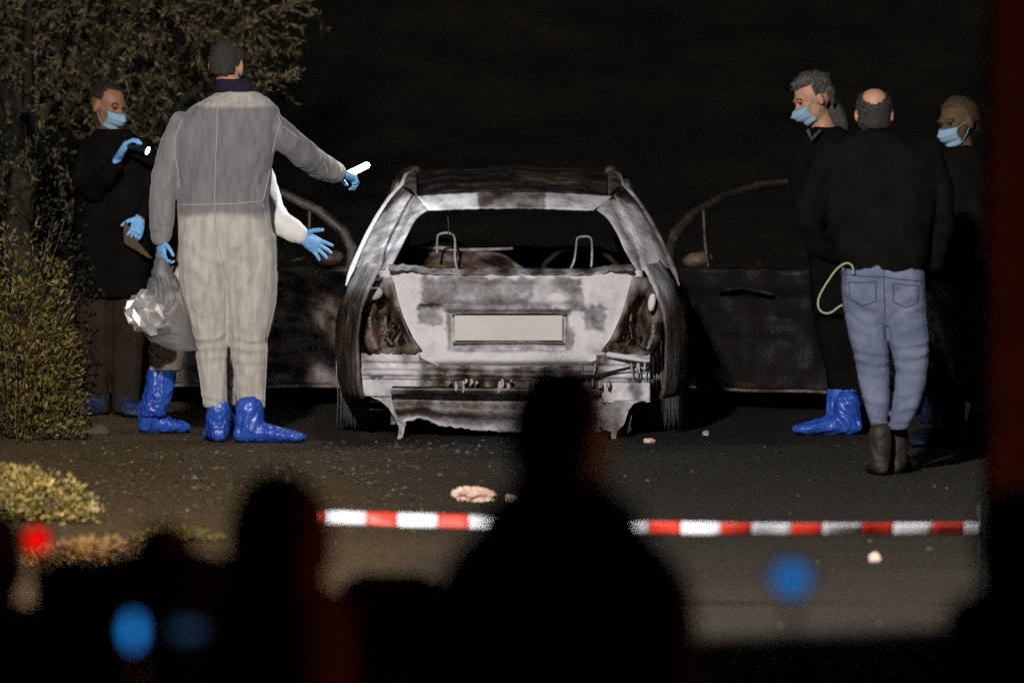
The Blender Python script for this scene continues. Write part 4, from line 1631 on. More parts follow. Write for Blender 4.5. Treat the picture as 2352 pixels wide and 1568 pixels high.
# ---- man in dark clothes with mask, far left
D3 = 41.7
p3 = thing('person', 'man in dark clothes and blue mask far left, blue glove raised with small torch', 'person', (V(255, 950, D3).x, D3, 0))
fr3 = frame(48, 14, -3)
hc3 = V(248, 244, D3)
T3 = [(222, 296, 298, .01, .075), (205, 318, 316, .01, .095), (186, 338, 338, 0, .115), (180, 346, 380, 0, .13), (178, 346, 450, 0, .13), (172, 345, 540, 0, .135), (168, 342, 620, 0, .14), (170, 338, 680, 0, .135)]
LL3 = [(172, 258, 660), (174, 256, 740), (178, 252, 820), (184, 250, 900), (188, 250, 948)]
LR3 = [(250, 338, 660), (252, 334, 740), (254, 326, 820), (256, 320, 900), (258, 318, 945)]
AR3 = [(205, 340, 0, .06), (190, 420, -.06, .058), (215, 440, -.16, .055), (250, 400, -.26, .05), (268, 370, -.3, .040)]
AL3 = [(328, 340, 0, .06), (346, 420, -.02, .058), (340, 480, -.1, .052), (322, 500, -.16, .042)]
body_mesh(p3, D3, T3, [LL3, LR3], [AR3, AL3], (hc3, .245, fr3), M['skin_dark'], (V(255, 312, D3 + .02), V(250, 275, D3 + .02)))
mb = MB()
slices(mb, T3, D3, 24)
for ar in (AR3, AL3):
    p, r = limb_pts(ar, D3)
    mb.tube(p[:-1] + [p[-1].lerp(p[-2], .25)], r, 14)
make('jacket', remesh(mb, .010, 3, folds(.007, 9, 4, .004, 11)), M['coat'], p3)
mb = MB()
slices(mb, T3[-2:], D3, 18, grow=-.004)
slices(mb, LL3, D3, 14)
slices(mb, LR3, D3, 14)
make('trousers', remesh(mb, .010, 3, folds(.006, 9, 4, .003, 12)), M['brown_trousers'], p3)
hm_ = hair_mesh(hc3, .245, fr3, .025, lambda x, y, z: (z > .05 and y < .35) or z > .72 or (y < -.35 and z > -.5), .002, 120)
make('hair', hm_, M['hair_black'], p3)
hair_strands(p3, hm_, M['hair_black'], 1200, 0.006)
face_mask(p3, hc3, .245, fr3)
eyes(p3, hc3, .245, fr3)
w = V(268, 368, D3 - .3)
glove(p3, w, (.5, -.1, .85), (.9, -.1, -.5), (.1, -.9, .2), [34, 38, 40, 42], k=1.15)
w = V(322, 500, D3 - .16)
glove(p3, w, (-.2, -.5, -.75), (-.4, .6, -.3), (-.7, -.1, .3), [40, 42, 45, 45])
for px, tx, sd in ((222, -.55, 21), (292, .25, 22)):
    mb = MB()
    shoe_shapes(mb, foot(px, 962, D3 - .03), (tx, -1, 0), .29, .10, .055, .06)
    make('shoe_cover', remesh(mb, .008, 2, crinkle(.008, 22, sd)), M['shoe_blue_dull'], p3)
a = V(308, 340, D3 - .38)
b = V(338, 346, D3 - .47)
st = thing('small_torch', 'small black torch with a bright white spot held up by the man far left', 'torch', a)
ax = (b - a).normalized()
mb = MB()
mb.tube([a - ax * .05, a + ax * .03, b - ax * .012], [.012, .013, .018], 12)
make('barrel', mb, M['black_plastic'], st)
mb = MB()
mb.ellipsoid(b + ax * .004, (Vector((.011, 0, 0)), Vector((0, .008, 0)), Vector((.006, 0, .021))), 14, 10)
make('lens', mb, M['torch_lens'], st)
fo = thing('folder', 'narrow brown folder below the lowered glove of the man far left', 'folder', V(318, 548, D3 - .2))
mb = MB()
A_, B_ = V(288, 506, D3 - .22), V(350, 594, D3 - .22)
along = (B_ - A_)
per = Vector((-along.z, 0, along.x)).normalized()
mb.prism([A_, A_ + along * .5 + per * -.012, B_, B_ - per * -.015 + Vector((-.04, 0, .0)), A_ + along * .35 + Vector((-.055, 0, -.05)), A_ + Vector((-.01, 0, -.03))], (0, .014, 0))
make('cover', mb, M['folder'], fo, False)

# ---- grey-haired man with mask beside the right door
DA = 40.7
pa = thing('person', 'grey-haired man in dark coat and blue mask looking down beside the open right door', 'person', (V(1935, 1000, DA).x, DA, 0))
fra = frame(-72, 22, 4)
hca = V(1868, 228, DA)
TA = [(1868, 1932, 292, .02, .08), (1850, 1958, 312, .01, .10), (1838, 1985, 340, 0, .125), (1838, 1995, 400, 0, .135), (1850, 1998, 480, 0, .135), (1858, 1998, 560, 0, .135), (1862, 1998, 640, 0, .14), (1866, 1998, 720, 0, .14)]
LLA = [(1868, 1940, 700), (1880, 1950, 780), (1896, 1962, 850), (1905, 1968, 910), (1908, 1968, 950)]
LRA = [(1930, 1998, 700), (1935, 2000, 780), (1940, 2000, 850), (1945, 2000, 930)]
ALA = [(1850, 340, -.02, .06), (1836, 400, -.08, .058), (1850, 470, -.12, .055), (1880, 500, -.2, .05)]
ARA = [(1985, 345, .02, .06), (2000, 430, .02, .058), (1990, 510, -.05, .05)]
body_mesh(pa, DA, TA, [LLA, LRA], [ALA, ARA], (hca, .245, fra), M['skin'], (V(1898, 312, DA + .03), V(1880, 262, DA + .02)))
mb = MB()
slices(mb, TA, DA, 24)
for ar in (ALA, ARA):
    p, r = limb_pts(ar, DA)
    mb.tube(p, r, 14)
make('coat', remesh(mb, .010, 3, folds(.007, 9, 3, .004, 31)), M['coat'], pa)
mb = MB()
slices(mb, TA[-2:], DA, 18, grow=-.006)
slices(mb, LLA, DA, 14)
slices(mb, LRA, DA, 14)
make('trousers', remesh(mb, .010, 3, folds(.006, 9, 4, .003, 32)), M['coat'], pa)
hm_ = hair_mesh(hca, .245, fra, lambda x, y, z: .06 + .12 * max(0, z) + .10 * max(0, y) * max(0, z), lambda x, y, z: (z > -.15 and y < .25) or z > .50 or (y < -.35 and z > -.62), .011, 42)
make('hair', hm_, M['hair_grey'], pa)
hair_strands(pa, hm_, M['hair_grey'], 1500, .012)
face_mask(pa, hca, .245, fra)
eyes(pa, hca, .245, fra)
mb = MB()
mb.ellipsoid(V(1922, 270, DA + .10), ((.046, 0, .012), (0, .06, 0), (-.030, 0, .105)), 18, 12)
mb.ellipsoid(V(1905, 318, DA + .04), ((.085, 0, 0), (0, .10, 0), (0, 0, .045)), 18, 12)
make('hood', remesh(mb, .007, 3, folds(.005, 14, 10, .003, 8)), M['grey_cloth'], pa)
mb = MB()
mb.tube([V(1856, 300, DA - .16), V(1864, 320, DA - .17), V(1884, 300, DA - .15)], [.010, .014, .008], 8, flat=.4)
make('collar', mb, M['grey_cloth'], pa)
mb = MB()
slices(mb, [(1900, 1978, 892), (1898, 1980, 930), (1896, 1980, 965)], DA, 16)
shoe_shapes(mb, foot(1935, 985, DA - .25), (-1, -.12, 0), .36, .16, .07, .07)
make('shoe_cover', remesh(mb, .007, 2, crinkle(.010, 22, 33)), M['shoe_blue'], pa)
mb = MB()
shoe_shapes(mb, foot(1985, 985, DA + .1), (-.7, -.5, 0), .29, .14, .06, .058)
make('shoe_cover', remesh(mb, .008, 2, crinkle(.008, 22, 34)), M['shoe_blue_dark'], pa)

# ---- balding man in black jacket and jeans, back to the camera
DB = 37.25
pb = thing('person', 'balding man in black jacket and blue jeans with his back turned', 'person', (V(2040, 1080, DB).x, DB, 0))
frb = frame(176, -2, 0)
hcb = V(2008, 262, DB + .02)
TB = [(1966, 2050, 304, 0, .085), (1940, 2080, 316, 0, .10), (1905, 2118, 336, 0, .12), (1886, 2150, 366, 0, .135), (1884, 2155, 420, 0, .14), (1892, 2150, 480, 0, .135), (1908, 2138, 540, 0, .13), (1922, 2124, 590, 0, .13)]
HB = [(1932, 2118, 590, 0, .12), (1934, 2122, 640, 0, .128), (1940, 2120, 680, 0, .112), (1956, 2108, 715, 0, .08), (1985, 2080, 745, 0, .05)]
LLB = [(1934, 2036, 630, 0, .115), (1934, 2037, 680, 0, .116), (1940, 2034, 720), (1950, 2037, 770), (1962, 2040, 815), (1968, 2042, 850), (1976, 2043, 890), (1988, 2042, 935), (2004, 2034, 985)]
LRB = [(2024, 2124, 630, 0, .115), (2027, 2127, 680, 0, .116), (2036, 2128, 720), (2040, 2132, 770), (2048, 2134, 800), (2058, 2130, 850), (2056, 2124, 890), (2050, 2110, 935), (2042, 2086, 985)]
ALB = [(1910, 350, 0, .068), (1876, 430, .02, .066), (1858, 510, .04, .062), (1880, 565, .12, .056), (1925, 590, .2, .045)]
ARB = [(2130, 350, 0, .068), (2156, 430, .02, .066), (2162, 520, .05, .062), (2140, 585, .12, .055)]
body_mesh(pb, DB, TB + HB[1:], [LLB, LRB], [ALB, ARB], (hcb, .24, frb), M['skin'], (V(2008, 320, DB + .02), V(2008, 285, DB + .02)))
mb = MB()
slices(mb, TB + [(1930, 2120, 606, 0, .128), (1936, 2114, 618, 0, .125)], DB, 26)
for ar in (ALB, ARB):
    p, r = limb_pts(ar, DB)
    mb.tube(p, r, 14)
mej = remesh(mb, .010, 3, folds(.007, 9, 4, .004, 41))
for v in mej.vertices:       # the hem hangs lower on the right
    if v.co.z < V(0, 560, DB).z:
        v.co.z -= .10 * max(0, (v.co.x - V(2000, 0, DB).x))
make('jacket', mej, M['black_cloth'], pb)
mb = MB()
slices(mb, [(1966, 2050, 310, 0, .075), (1970, 2047, 298, 0, .07)], DB, 18)
make('collar', remesh(mb, .008, 2), M['black_cloth'], pb)
mb = MB()
slices(mb, HB, DB, 22)
slices(mb, LLB, DB, 16)
slices(mb, LRB, DB, 16)
flj = fold_lines([(1942, 660, 2022, 716, 8, .010), (2122, 655, 2040, 718, 8, .010), (1944, 700, 2024, 745, 7, .010), (2126, 700, 2044, 750, 7, .010), (1952, 745, 2030, 770, 7, .008), (2130, 745, 2050, 775, 7, .009),
                  (1962, 798, 2038, 812, 6, .012), (1966, 822, 2040, 832, 6, .012), (1970, 846, 2040, 852, 6, .009), (2052, 790, 2134, 778, 6, .013), (2056, 816, 2132, 808, 6, .012), (2060, 842, 2128, 846, 6, .010),
                  (1986, 905, 2040, 925, 6, .009), (1994, 940, 2040, 955, 5, .009), (2056, 905, 2120, 890, 6, .010), (2052, 940, 2104, 930, 5, .010), (2048, 965, 2094, 958, 4, .008), (2000, 962, 2036, 972, 4, .008),
                  (2028, 610, 2031, 730, 5, -.010), (1950, 622, 1958, 660, 5, .006), (2100, 640, 2104, 690, 5, .006)])
def dispj(p, n):
    a = folds(.004, 7, 3, .003, 43)(p, n)
    return a + (flj(p) if n.y < .5 else 0)
mjn = remesh(mb, .0085, 3, dispj)
jn = make('jeans', mjn, M['jeans'], pb)
M['jean_seam'] = mat('jeans_stitching', (.035, .038, .055), .9)
for pts in ([(1950, 648), (1953, 688), (1982, 702), (2012, 692), (2011, 646)], [(1950, 648), (1980, 649), (2011, 646)], [(2052, 650), (2052, 694), (2080, 706), (2108, 696), (2110, 656)], [(2052, 650), (2080, 654), (2110, 656)],
            [(2030, 622), (2031, 680), (2033, 728)], [(1938, 630), (1985, 634), (2030, 636), (2075, 642), (2116, 646)]):
    seam(jn, mjn, DB, pts, M['jean_seam'], .0024, 'stitching')
for c in jn.children:
    c.location = (0, 0, 0)
hm_ = hair_mesh(hcb, .24, frb, .02, lambda x, y, z: z > -.62 and (y < .3) and not (z > .34 + .6 * x * x + .08 * noise.noise(Vector((x * 6, y * 6, z * 6))) and abs(x) < .60), .002, 120)
make('hair', hm_, M['hair_short'], pb)
hair_strands(pb, hm_, M['hair_short'], 1500, 0.008)
for px, py, sd, td in ((2020, 1052, 1, (-.1, 1, 0)), (2062, 1060, 2, (.35, 1, 0))):
    mb = MB()
    fp = foot(px, py, DB + (.0 if sd == 1 else .14))
    fp.z += .0
    shoe_shapes(mb, fp, td, .30, .20, .055, .056)
    make('boot', remesh(mb, .007, 2, crinkle(.003, 18, sd)), M['boot'], pb)
cd = thing('cord', 'thin pale cord looping from the pocket of the man in jeans', 'cord', V(1940, 608, DB - .15))
mb = MB()
CP = [(1960, 628), (1958, 612), (1944, 604), (1922, 618), (1902, 645), (1886, 672), (1879, 692), (1882, 710), (1894, 719), (1910, 717), (1924, 706), (1936, 700)]
pts = []
for i in range(len(CP) - 1):
    P_ = [Vector((*CP[max(0, min(len(CP) - 1, i + k))], 0)) for k in (-1, 0, 1, 2)]
    for k in range(4):
        t = k / 4
        q_ = .5 * ((2 * P_[1]) + (-P_[0] + P_[2]) * t + (2 * P_[0] - 5 * P_[1] + 4 * P_[2] - P_[3]) * t * t + (-P_[0] + 3 * P_[1] - 3 * P_[2] + P_[3]) * t ** 3)
        pts.append(V(q_.x, q_.y, DB - .13))
mb.tube(pts, .0042, 8)
make('strand', mb, M['cord'], cd)

# ---- man with mask far right
DC = 39.6
pc = thing('person', 'man far right in dark jacket, khaki trousers and pale blue mask', 'person', (V(2190, 1000, DC).x, DC, 0))
frc = frame(-50, 10, 3)
hcc = V(2200, 282, DC)
TC = [(2165, 2240, 336, .01, .08), (2145, 2270, 354, 0, .10), (2122, 2296, 380, 0, .125), (2116, 2300, 440, 0, .135), (2120, 2296, 520, 0, .135), (2126, 2292, 600, 0, .135), (2130, 2288, 668, 0, .135)]
LLC = [(2134, 2214, 660), (2160, 2222, 740), (2178, 2232, 820), (2184, 2240, 880), (2150, 2225, 920)]
LRC = [(2206, 2286, 660), (2212, 2284, 740), (2222, 2280, 820), (2228, 2280, 900), (2230, 2280, 950)]
ALC = [(2138, 388, 0, .062), (2120, 470, -.02, .06), (2126, 560, -.08, .056), (2150, 640, -.12, .045)]
ARC = [(2286, 388, 0, .062), (2302, 480, 0, .06), (2296, 570, -.03, .055), (2280, 630, -.05, .045)]
def hc_hand(mb):
    hand_shapes(mb, V(2152, 650, DC - .12), (.5, -.1, -.75), (.6, .6, .3), (.3, -.9, 0), [30, 34, 38, 40])
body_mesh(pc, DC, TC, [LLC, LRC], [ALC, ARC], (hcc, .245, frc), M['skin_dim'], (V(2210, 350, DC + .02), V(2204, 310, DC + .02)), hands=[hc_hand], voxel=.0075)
mb = MB()
slices(mb, TC, DC, 24)
for ar in (ALC, ARC):
    p, r = limb_pts(ar, DC)
    mb.tube(p[:-1] + [p[-1].lerp(p[-2], .15)], r, 14)
make('jacket', remesh(mb, .010, 3, folds(.007, 9, 4, .004, 51)), M['coat'], pc)
mb = MB()
slices(mb, TC[-2:], DC, 20, grow=-.006)
slices(mb, LLC, DC, 14)
slices(mb, LRC, DC, 14)
make('trousers', remesh(mb, .010, 3, folds(.006, 9, 6, .004, 52)), M['khaki'], pc)
hm_ = hair_mesh(hcc, .245, frc, .03, lambda x, y, z: (z > -.1 and y < .2) or z > .60 or (y < -.35 and z > -.6), .003, 100)
make('hair', hm_, M['hair_brown'], pc)
hair_strands(pc, hm_, M['hair_brown'], 1600, 0.01)
face_mask(pc, hcc, .245, frc)
eyes(pc, hcc, .245, frc)
mb = MB()
slices(mb, [(2130, 2210, 890), (2118, 2216, 930), (2112, 2214, 970)], DC, 16)
shoe_shapes(mb, foot(2165, 1000, DC - .1), (-.6, -.7, 0), .33, .16, .07, .075)
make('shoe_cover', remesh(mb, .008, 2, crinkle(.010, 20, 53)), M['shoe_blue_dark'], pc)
mb = MB()
shoe_shapes(mb, foot(2250, 1000, DC), (-.2, -1, 0), .30, .15, .062, .06)
make('shoe_cover', remesh(mb, .008, 2, crinkle(.009, 20, 54)), M['shoe_blue_dark'], pc)


# ------------------------------------------------------------------ onlookers in the dark foreground, far out of focus
def onlooker(label, d, head_px, head_py, hw_px, T, yaw, jacket, hair, extra_arm=None, hood=False, hairlift=.10):
    k = hw_px / FV * d * 2 / .162          # head width decides the size of the head
    c = V(head_px, head_py, d)
    zg = ground_z(c.x, d)
    p = thing('person', label, 'person', (c.x, d, zg), 'onlookers in the dark foreground')
    fr = frame(yaw, 4, 0)
    h = .235 * k
    xs = [(T[-1][0] + T[-1][1]) / 2, T[-1][1] - T[-1][0]]
    bot = V(xs[0], T[-1][2], d)
    legs = []
    yg = 784 + (784 + 85.4) * 0
    def py_of(z):
        return (CAM.z - z) / d * FV - 85.4
    w = .17 / d * FV
    for s in (-1, 1):
        cx = xs[0] + s * w * .55
        legs.append([(cx - w * .55, cx + w * .55, T[-1][2] - 30), (cx - w * .45, cx + w * .45, (T[-1][2] + py_of(zg)) / 2), (cx - w * .36, cx + w * .36, py_of(zg + .05))])
    arms = []
    sh = T[2]
    for s in (-1, 1):
        x = sh[0] + 30 if s < 0 else sh[1] - 30
        if extra_arm and s == 1:
            arms.append(extra_arm)
        else:
            arms.append([(x, sh[2] + 25, 0, .062), (x + s * 22, sh[2] + 210, .03, .058), (x - s * 10, sh[2] + 380, .16, .045)])
    mb = MB()
    slices(mb, T, d, 18, grow=-.02)
    for lg in legs:
        slices(mb, lg, d, 12, grow=-.012)
    for ar in arms:
        pp, r = limb_pts(ar, d)
        mb.tube(pp, [x - .014 for x in r], 10)
    head_shapes(mb, c, h, fr)
    mb.tube([V((T[0][0] + T[0][1]) / 2, T[0][2] + 20, d), c - fr[2] * .05], [.062, .056], 12)
    for ar in arms:
        e = V(ar[-1][0], ar[-1][1], d + ar[-1][2])
        e0 = V(ar[-2][0], ar[-2][1], d + ar[-2][2])
        hand_shapes(mb, e, e - e0, (0, 1, .2), (-1, 0, .4), 30)
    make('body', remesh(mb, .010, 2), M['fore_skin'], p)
    mb = MB()
    slices(mb, T, d, 20)
    for ar in arms:
        pp, r = limb_pts(ar, d)
        mb.tube(pp, r, 12)
    if hood:
        mb.ellipsoid(c + Vector((0, .0, -.01)), ((.105 * k, 0, 0), (0, .12 * k, 0), (0, 0, .135 * k)), 20, 12)
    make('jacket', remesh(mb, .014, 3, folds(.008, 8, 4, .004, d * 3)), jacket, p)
    mb = MB()
    slices(mb, T[-2:], d, 16, grow=-.012)
    for lg in legs:
        slices(mb, lg, d, 12)
    make('trousers', remesh(mb, .014, 3), M['fore_dark'], p)
    if not hood:
        make('hair', hair_mesh(c, h, fr, hairlift, lambda x, y, z: y < .35 or z > .5, .006, 40), hair, p)
    for s in (-1, 1):
        mb = MB()
        q = V(xs[0] + s * w * .55, 0, d)
        shoe_shapes(mb, Vector((q.x, d, zg)), (s * .15, 1, 0), .29, .12, .05, .05)
        make('shoe', remesh(mb, .012, 2), M['boot'], p)
    return p


RA = [(1500, 1270, .02, .07), (1580, 1400, .05, .065), (1690, 1430, .12, .055), (1780, 1380, .16, .042)]
onlooker('onlooker with upright head in the middle of the foreground', 15.2, 1284, 1005, 112,
         [(1190, 1384, 1080, 0, .085), (1172, 1402, 1130, 0, .09), (1140, 1440, 1180, 0, .10), (1080, 1500, 1235, 0, .12), (1030, 1550, 1290, 0, .13), (995, 1590, 1350, 0, .14), (985, 1600, 1460, 0, .15), (990, 1590, 1640, 0, .15), (1010, 1570, 1800, 0, .15)],
         182, M['fore_dark'], M['hair_black'])
onlooker('hooded onlooker in dark red, left of the middle of the foreground', 16.2, 642, 1225, 94,
         [(585, 705, 1325, 0, .08), (560, 738, 1350, 0, .10), (535, 765, 1385, 0, .12), (515, 780, 1430, 0, .13), (505, 790, 1500, 0, .14), (505, 790, 1640, 0, .14), (515, 780, 1780, 0, .14)],
         175, M['fore_red'], M['hair_black'], hood=True)
onlooker('short dark-haired onlooker at bottom left behind two blue-lit phones', 17.2, 380, 1300, 66,
         [(325, 448, 1265, 0, .09), (215, 512, 1283, 0, .11), (125, 545, 1305, 0, .13), (95, 560, 1350, 0, .14), (85, 570, 1440, 0, .15), (90, 570, 1600, 0, .15), (110, 560, 1850, 0, .14)],
         170, M['fore_dark'], M['hair_black'])
onlooker('onlooker cut off by the left edge, beside the round red light', 17.6, -40, 1300, 92,
         [(-110, 30, 1385, 0, .08), (-160, 90, 1400, 0, .10), (-215, 160, 1425, 0, .12), (-235, 195, 1470, 0, .13), (-240, 200, 1560, 0, .14), (-235, 195, 1680, 0, .14), (-225, 185, 1820, 0, .14)],
         185, M['fore_dark'], M['hair_black'])
ca_, cb_ = V(780, 1346, 19.6), V(1010, 1346, 19.6)
zg_ = ground_z(0, 19.6)
ec = thing('equipment_case', 'dark flat-topped case standing between the hooded and the middle onlooker', 'case', ((ca_.x + cb_.x) / 2, 19.75, zg_))
mb = MB()
mb.box(((ca_.x + cb_.x) / 2, 19.75, (ca_.z + zg_ + .06) / 2), (cb_.x - ca_.x, .3, ca_.z - zg_ - .06))
make('shell', mb, M['fore_dark'], ec, False, bevel=.015)
mb = MB()
mb.tube([(ca_.x + .04, 19.9, ca_.z - .02), (ca_.x + .04, 19.93, ca_.z + .0), (cb_.x - .04, 19.93, ca_.z + .0), (cb_.x - .04, 19.9, ca_.z - .02)], .009, 8)
make('handle', mb, M['black_plastic'], ec)
for xx in (ca_.x + .04, cb_.x - .04):
    mb = MB()
    mb.tube([(xx - .015, 19.85, zg_ + .04), (xx + .015, 19.85, zg_ + .04)], .04, 14)
    make('castor', mb, M['black_plastic'], ec)
onlooker('onlooker in black cut off by the lower right corner before the rust-red post', 15.2, 2330, 1250, 88,
         [(2260, 2400, 1345, 0, .08), (2235, 2440, 1370, 0, .10), (2215, 2480, 1400, 0, .12), (2205, 2500, 1460, 0, .13), (2205, 2500, 1560, 0, .14), (2210, 2490, 1700, 0, .14), (2215, 2480, 1850, 0, .14)],
         180, M['fore_dark'], M['hair_black'])


def phone(label, px, py, d, w, h, mat_, tilt=0.0):
    c = V(px, py, d)
    p = thing('phone', label, 'phone', c, 'blue-lit phones among the onlookers')
    R = Matrix.Rotation(tilt, 3, 'Y')
    mb = MB()
    mb.box(c + Vector((0, .006, 0)), (w + .012, .010, h + .016), R)
    make('case', mb, M['black_plastic'], p, False, bevel=.004)
    mb = MB()
    n = 24
    ring = []
    for i in range(n):
        t = 2 * math.pi * i / n
        ct, s_ = math.cos(t), math.sin(t)
        q_ = 1.0
        ring.append(c + R @ Vector((w / 2 * ct * q_, -.0005, h / 2 * s_ * q_)))
    mb.rings([ring, [v + Vector((0, -.002, 0)) for v in ring]])
    make('screen', mb, mat_, p, False)
    mb = MB()
    mb.tube([c + Vector((0, .012, -h * .4)), Vector((c.x, c.y + .02, ground_z(c.x, c.y)))], .007, 6)
    make('stand', mb, M['black_plastic'], p)


phone('phone on a stand with the brightest blue screen, right of the middle onlooker', 1818, 1328, 14.0, .052, .046, M['screen_a'], .25)
phone('phone on a stand with bright upright blue screen at bottom left', 306, 1448, 14.0, .022, .050, M['screen_b'])
phone('phone on a stand with faint blue screen beside the bright one at bottom left', 432, 1446, 14.2, .054, .026, M['screen_c'])
rl = thing('red_lamp', 'small round red lamp glowing at the far left of the foreground', 'lamp', V(85, 1238, 18.6))
c = V(85, 1238, 18.6)
mb = MB()
mb.ellipsoid(c + Vector((0, .01, 0)), ((.036, 0, 0), (0, .03, 0), (0, 0, .036)), 16, 10)
make('housing', mb, M['black_plastic'], rl)
mb = MB()
mb.ellipsoid(c + Vector((0, -.014, 0)), ((.025, 0, 0), (0, .014, 0), (0, 0, .025)), 16, 10)
make('lens', mb, M['red_lens'], rl)
mb = MB()
mb.tube([c + Vector((0, .02, -.03)), Vector((c.x, c.y + .03, ground_z(c.x, c.y)))], .012, 8)
make('stand', mb, M['black_plastic'], rl)

# red-brown post at the right edge and the red lamp that tints it
pp = thing('gate_post', 'blurred rust-red post along the right edge', 'post', (V(2330, 0, 20.0).x, 20.0, ground_z(1.3, 20)))
mb = MB()
x0 = V(2268, 0, 20.0).x
mb.box((x0 + .16, 20.0, 1.6), (.32, .32, 4.2))
make('shaft', mb, M['rust_post'], pp, False, bevel=.02)
bl = thing('beacon', 'red beacon lamp on a stand, outside the picture to the right', 'lamp', (RED_POS.x, RED_POS.y, ground_z(1.6, 16.4)))
mb = MB()
mb.tube([(RED_POS.x, RED_POS.y, ground_z(1.6, 16.4)), (RED_POS.x, RED_POS.y, RED_POS.z - .08)], .015, 8)
make('stand', mb, M['black_plastic'], bl)
mb = MB()
mb.ellipsoid(RED_POS, ((.05, 0, 0), (0, .05, 0), (0, 0, .06)), 16, 10)
dm = mat('beacon_glass', (.5, .1, .03), .3, emit=(1.0, .35, .08), estr=6.0)
dm.cycles.emission_sampling = 'NONE'
make('lamp_dome', mb, dm, bl)
point('beacon_light', RED_POS - Vector((.09, .0, 0)), 30.0, (1.0, .30, .10), .05, bl)

# ------------------------------------------------------------------ barrier tape
def tape(label, pts, width, period, red_frac, phase=0.0, stakes=True, group='striped barrier tapes'):
    pts = [Vector(p) for p in pts]
    seg = [(b - a).length for a, b in zip(pts, pts[1:])]
    total = sum(seg)
    def at_(s):
        for a, b, l in zip(pts, pts[1:], seg):
            if s <= l or (a, b) == (pts[-2], pts[-1]):
                return a.lerp(b, s / l)
            s -= l
        return pts[-1]
    t = thing('barrier_tape', label, 'tape', (pts[0] + pts[-1]) / 2, group)
    s = -phase
    red = True
    while s < total:
        ln = period * (red_frac if red else 1 - red_frac)
        a, b = max(0, s), min(total, s + ln)
        if b - a > .005:
            mb = MB()
            def fn(u, v):
                p = at_(u)
                tw = .02 * math.sin(u * 2.1) + .006 * math.sin(u * 17)
                sag = -.02 * math.sin(math.pi * u / total)
                return p + Vector((0, tw * (v - .5) * 2, (v - .5) * width + sag))
            mb.grid(fn, [a + (b - a) * i / 6 for i in range(7)], [0, .25, .5, .75, 1])
            make('red_stripe' if red else 'white_stripe', mb, M['tape_red'] if red else M['tape_white'], t, solid=.0006)
        s += ln
        red = not red
    return t


ta, tb = V(640, 1183, 29.4), V(2247, 1214, 29.4)
tape('red and white barrier tape strung low across the foreground', [ta, V(1176, 1189, 29.4), V(1700, 1204, 29.4), tb], .045, .2625, .445, phase=.20)
for lab, e in (('thin stake holding the left end of the near tape', ta), ('thin stake holding the right end of the near tape', tb)):
    q_ = thing('stake', lab, 'stake', (e.x, e.y + .03, ground_z(e.x, e.y)), 'stakes of the near tape')
    mb = MB()
    mb.tube([(e.x, e.y + .03, ground_z(e.x, e.y) - .02), (e.x, e.y + .03, e.z + .08)], .008, 8)
    make('rod', mb, M['black_plastic'], q_)
tape('faint red and white tape stretched far behind the burnt car', [V(700, 386, 70), V(860, 404, 70), V(940, 412, 70), V(1100, 520, 70), V(1200, 640, 70)], .062, .36, .45, phase=.10)

# ------------------------------------------------------------------ litter
deb = thing('crumpled_wrapper', 'pinkish crumpled wrapper on the asphalt behind the near tape', 'litter', V(1100, 1150, 35.4))
def on_ground(px, py):
    dd = CAM.z / ((py + 85.4) / FV)
    p = V(px, py, dd)
    p.z = ground_z(p.x, dd)
    return p
c = on_ground(1090, 1150)
mb = MB()
mb.ellipsoid(c + Vector((0, 0, .025)), ((.10, 0, -.008), (0, .07, 0), (0, 0, .032)), 22, 12)
make('sheet', remesh(mb, .006, 0, crinkle(.020, 34, 3)), M['debris'], deb, False)
mb = MB()
mb.ellipsoid(c + Vector((.165, -.01, .012)), ((.038, 0, -.006), (0, .04, 0), (0, 0, .018)), 14, 8)
make('torn_piece', remesh(mb, .006, 0, crinkle(.012, 34, 4)), M['debris'], deb, False)
for name, lab, px, py, r, mm in (('stone', 'pale round stone on the asphalt before the tape, right', 2010, 1290, .030, 'debris'),
                                 ('rubble_lump', 'pale lump on the ground by the right rear wheel', 1492, 1018, .028, 'debris'),
                                 ('stone', 'pale stone at the tip of the straw-coloured shrub', 212, 1185, .03, 'debris'),
                                 ('metal_scrap', 'small shiny scrap between right rear wheel and blue shoe cover', 1622, 1000, .02, 'foil')):
    c = on_ground(px, py)
    mb = MB()
    mb.ellipsoid(c + Vector((0, 0, r * .5)), ((r, 0, 0), (0, r, 0), (0, 0, r * .7)), 14, 8)
    o = make(name, remesh(mb, r * .16, 1, crinkle(r * .35, 1 / r * .6, px)), M[mm], None, False)
    tag(o, lab, 'stone' if name == 'stone' else 'debris')
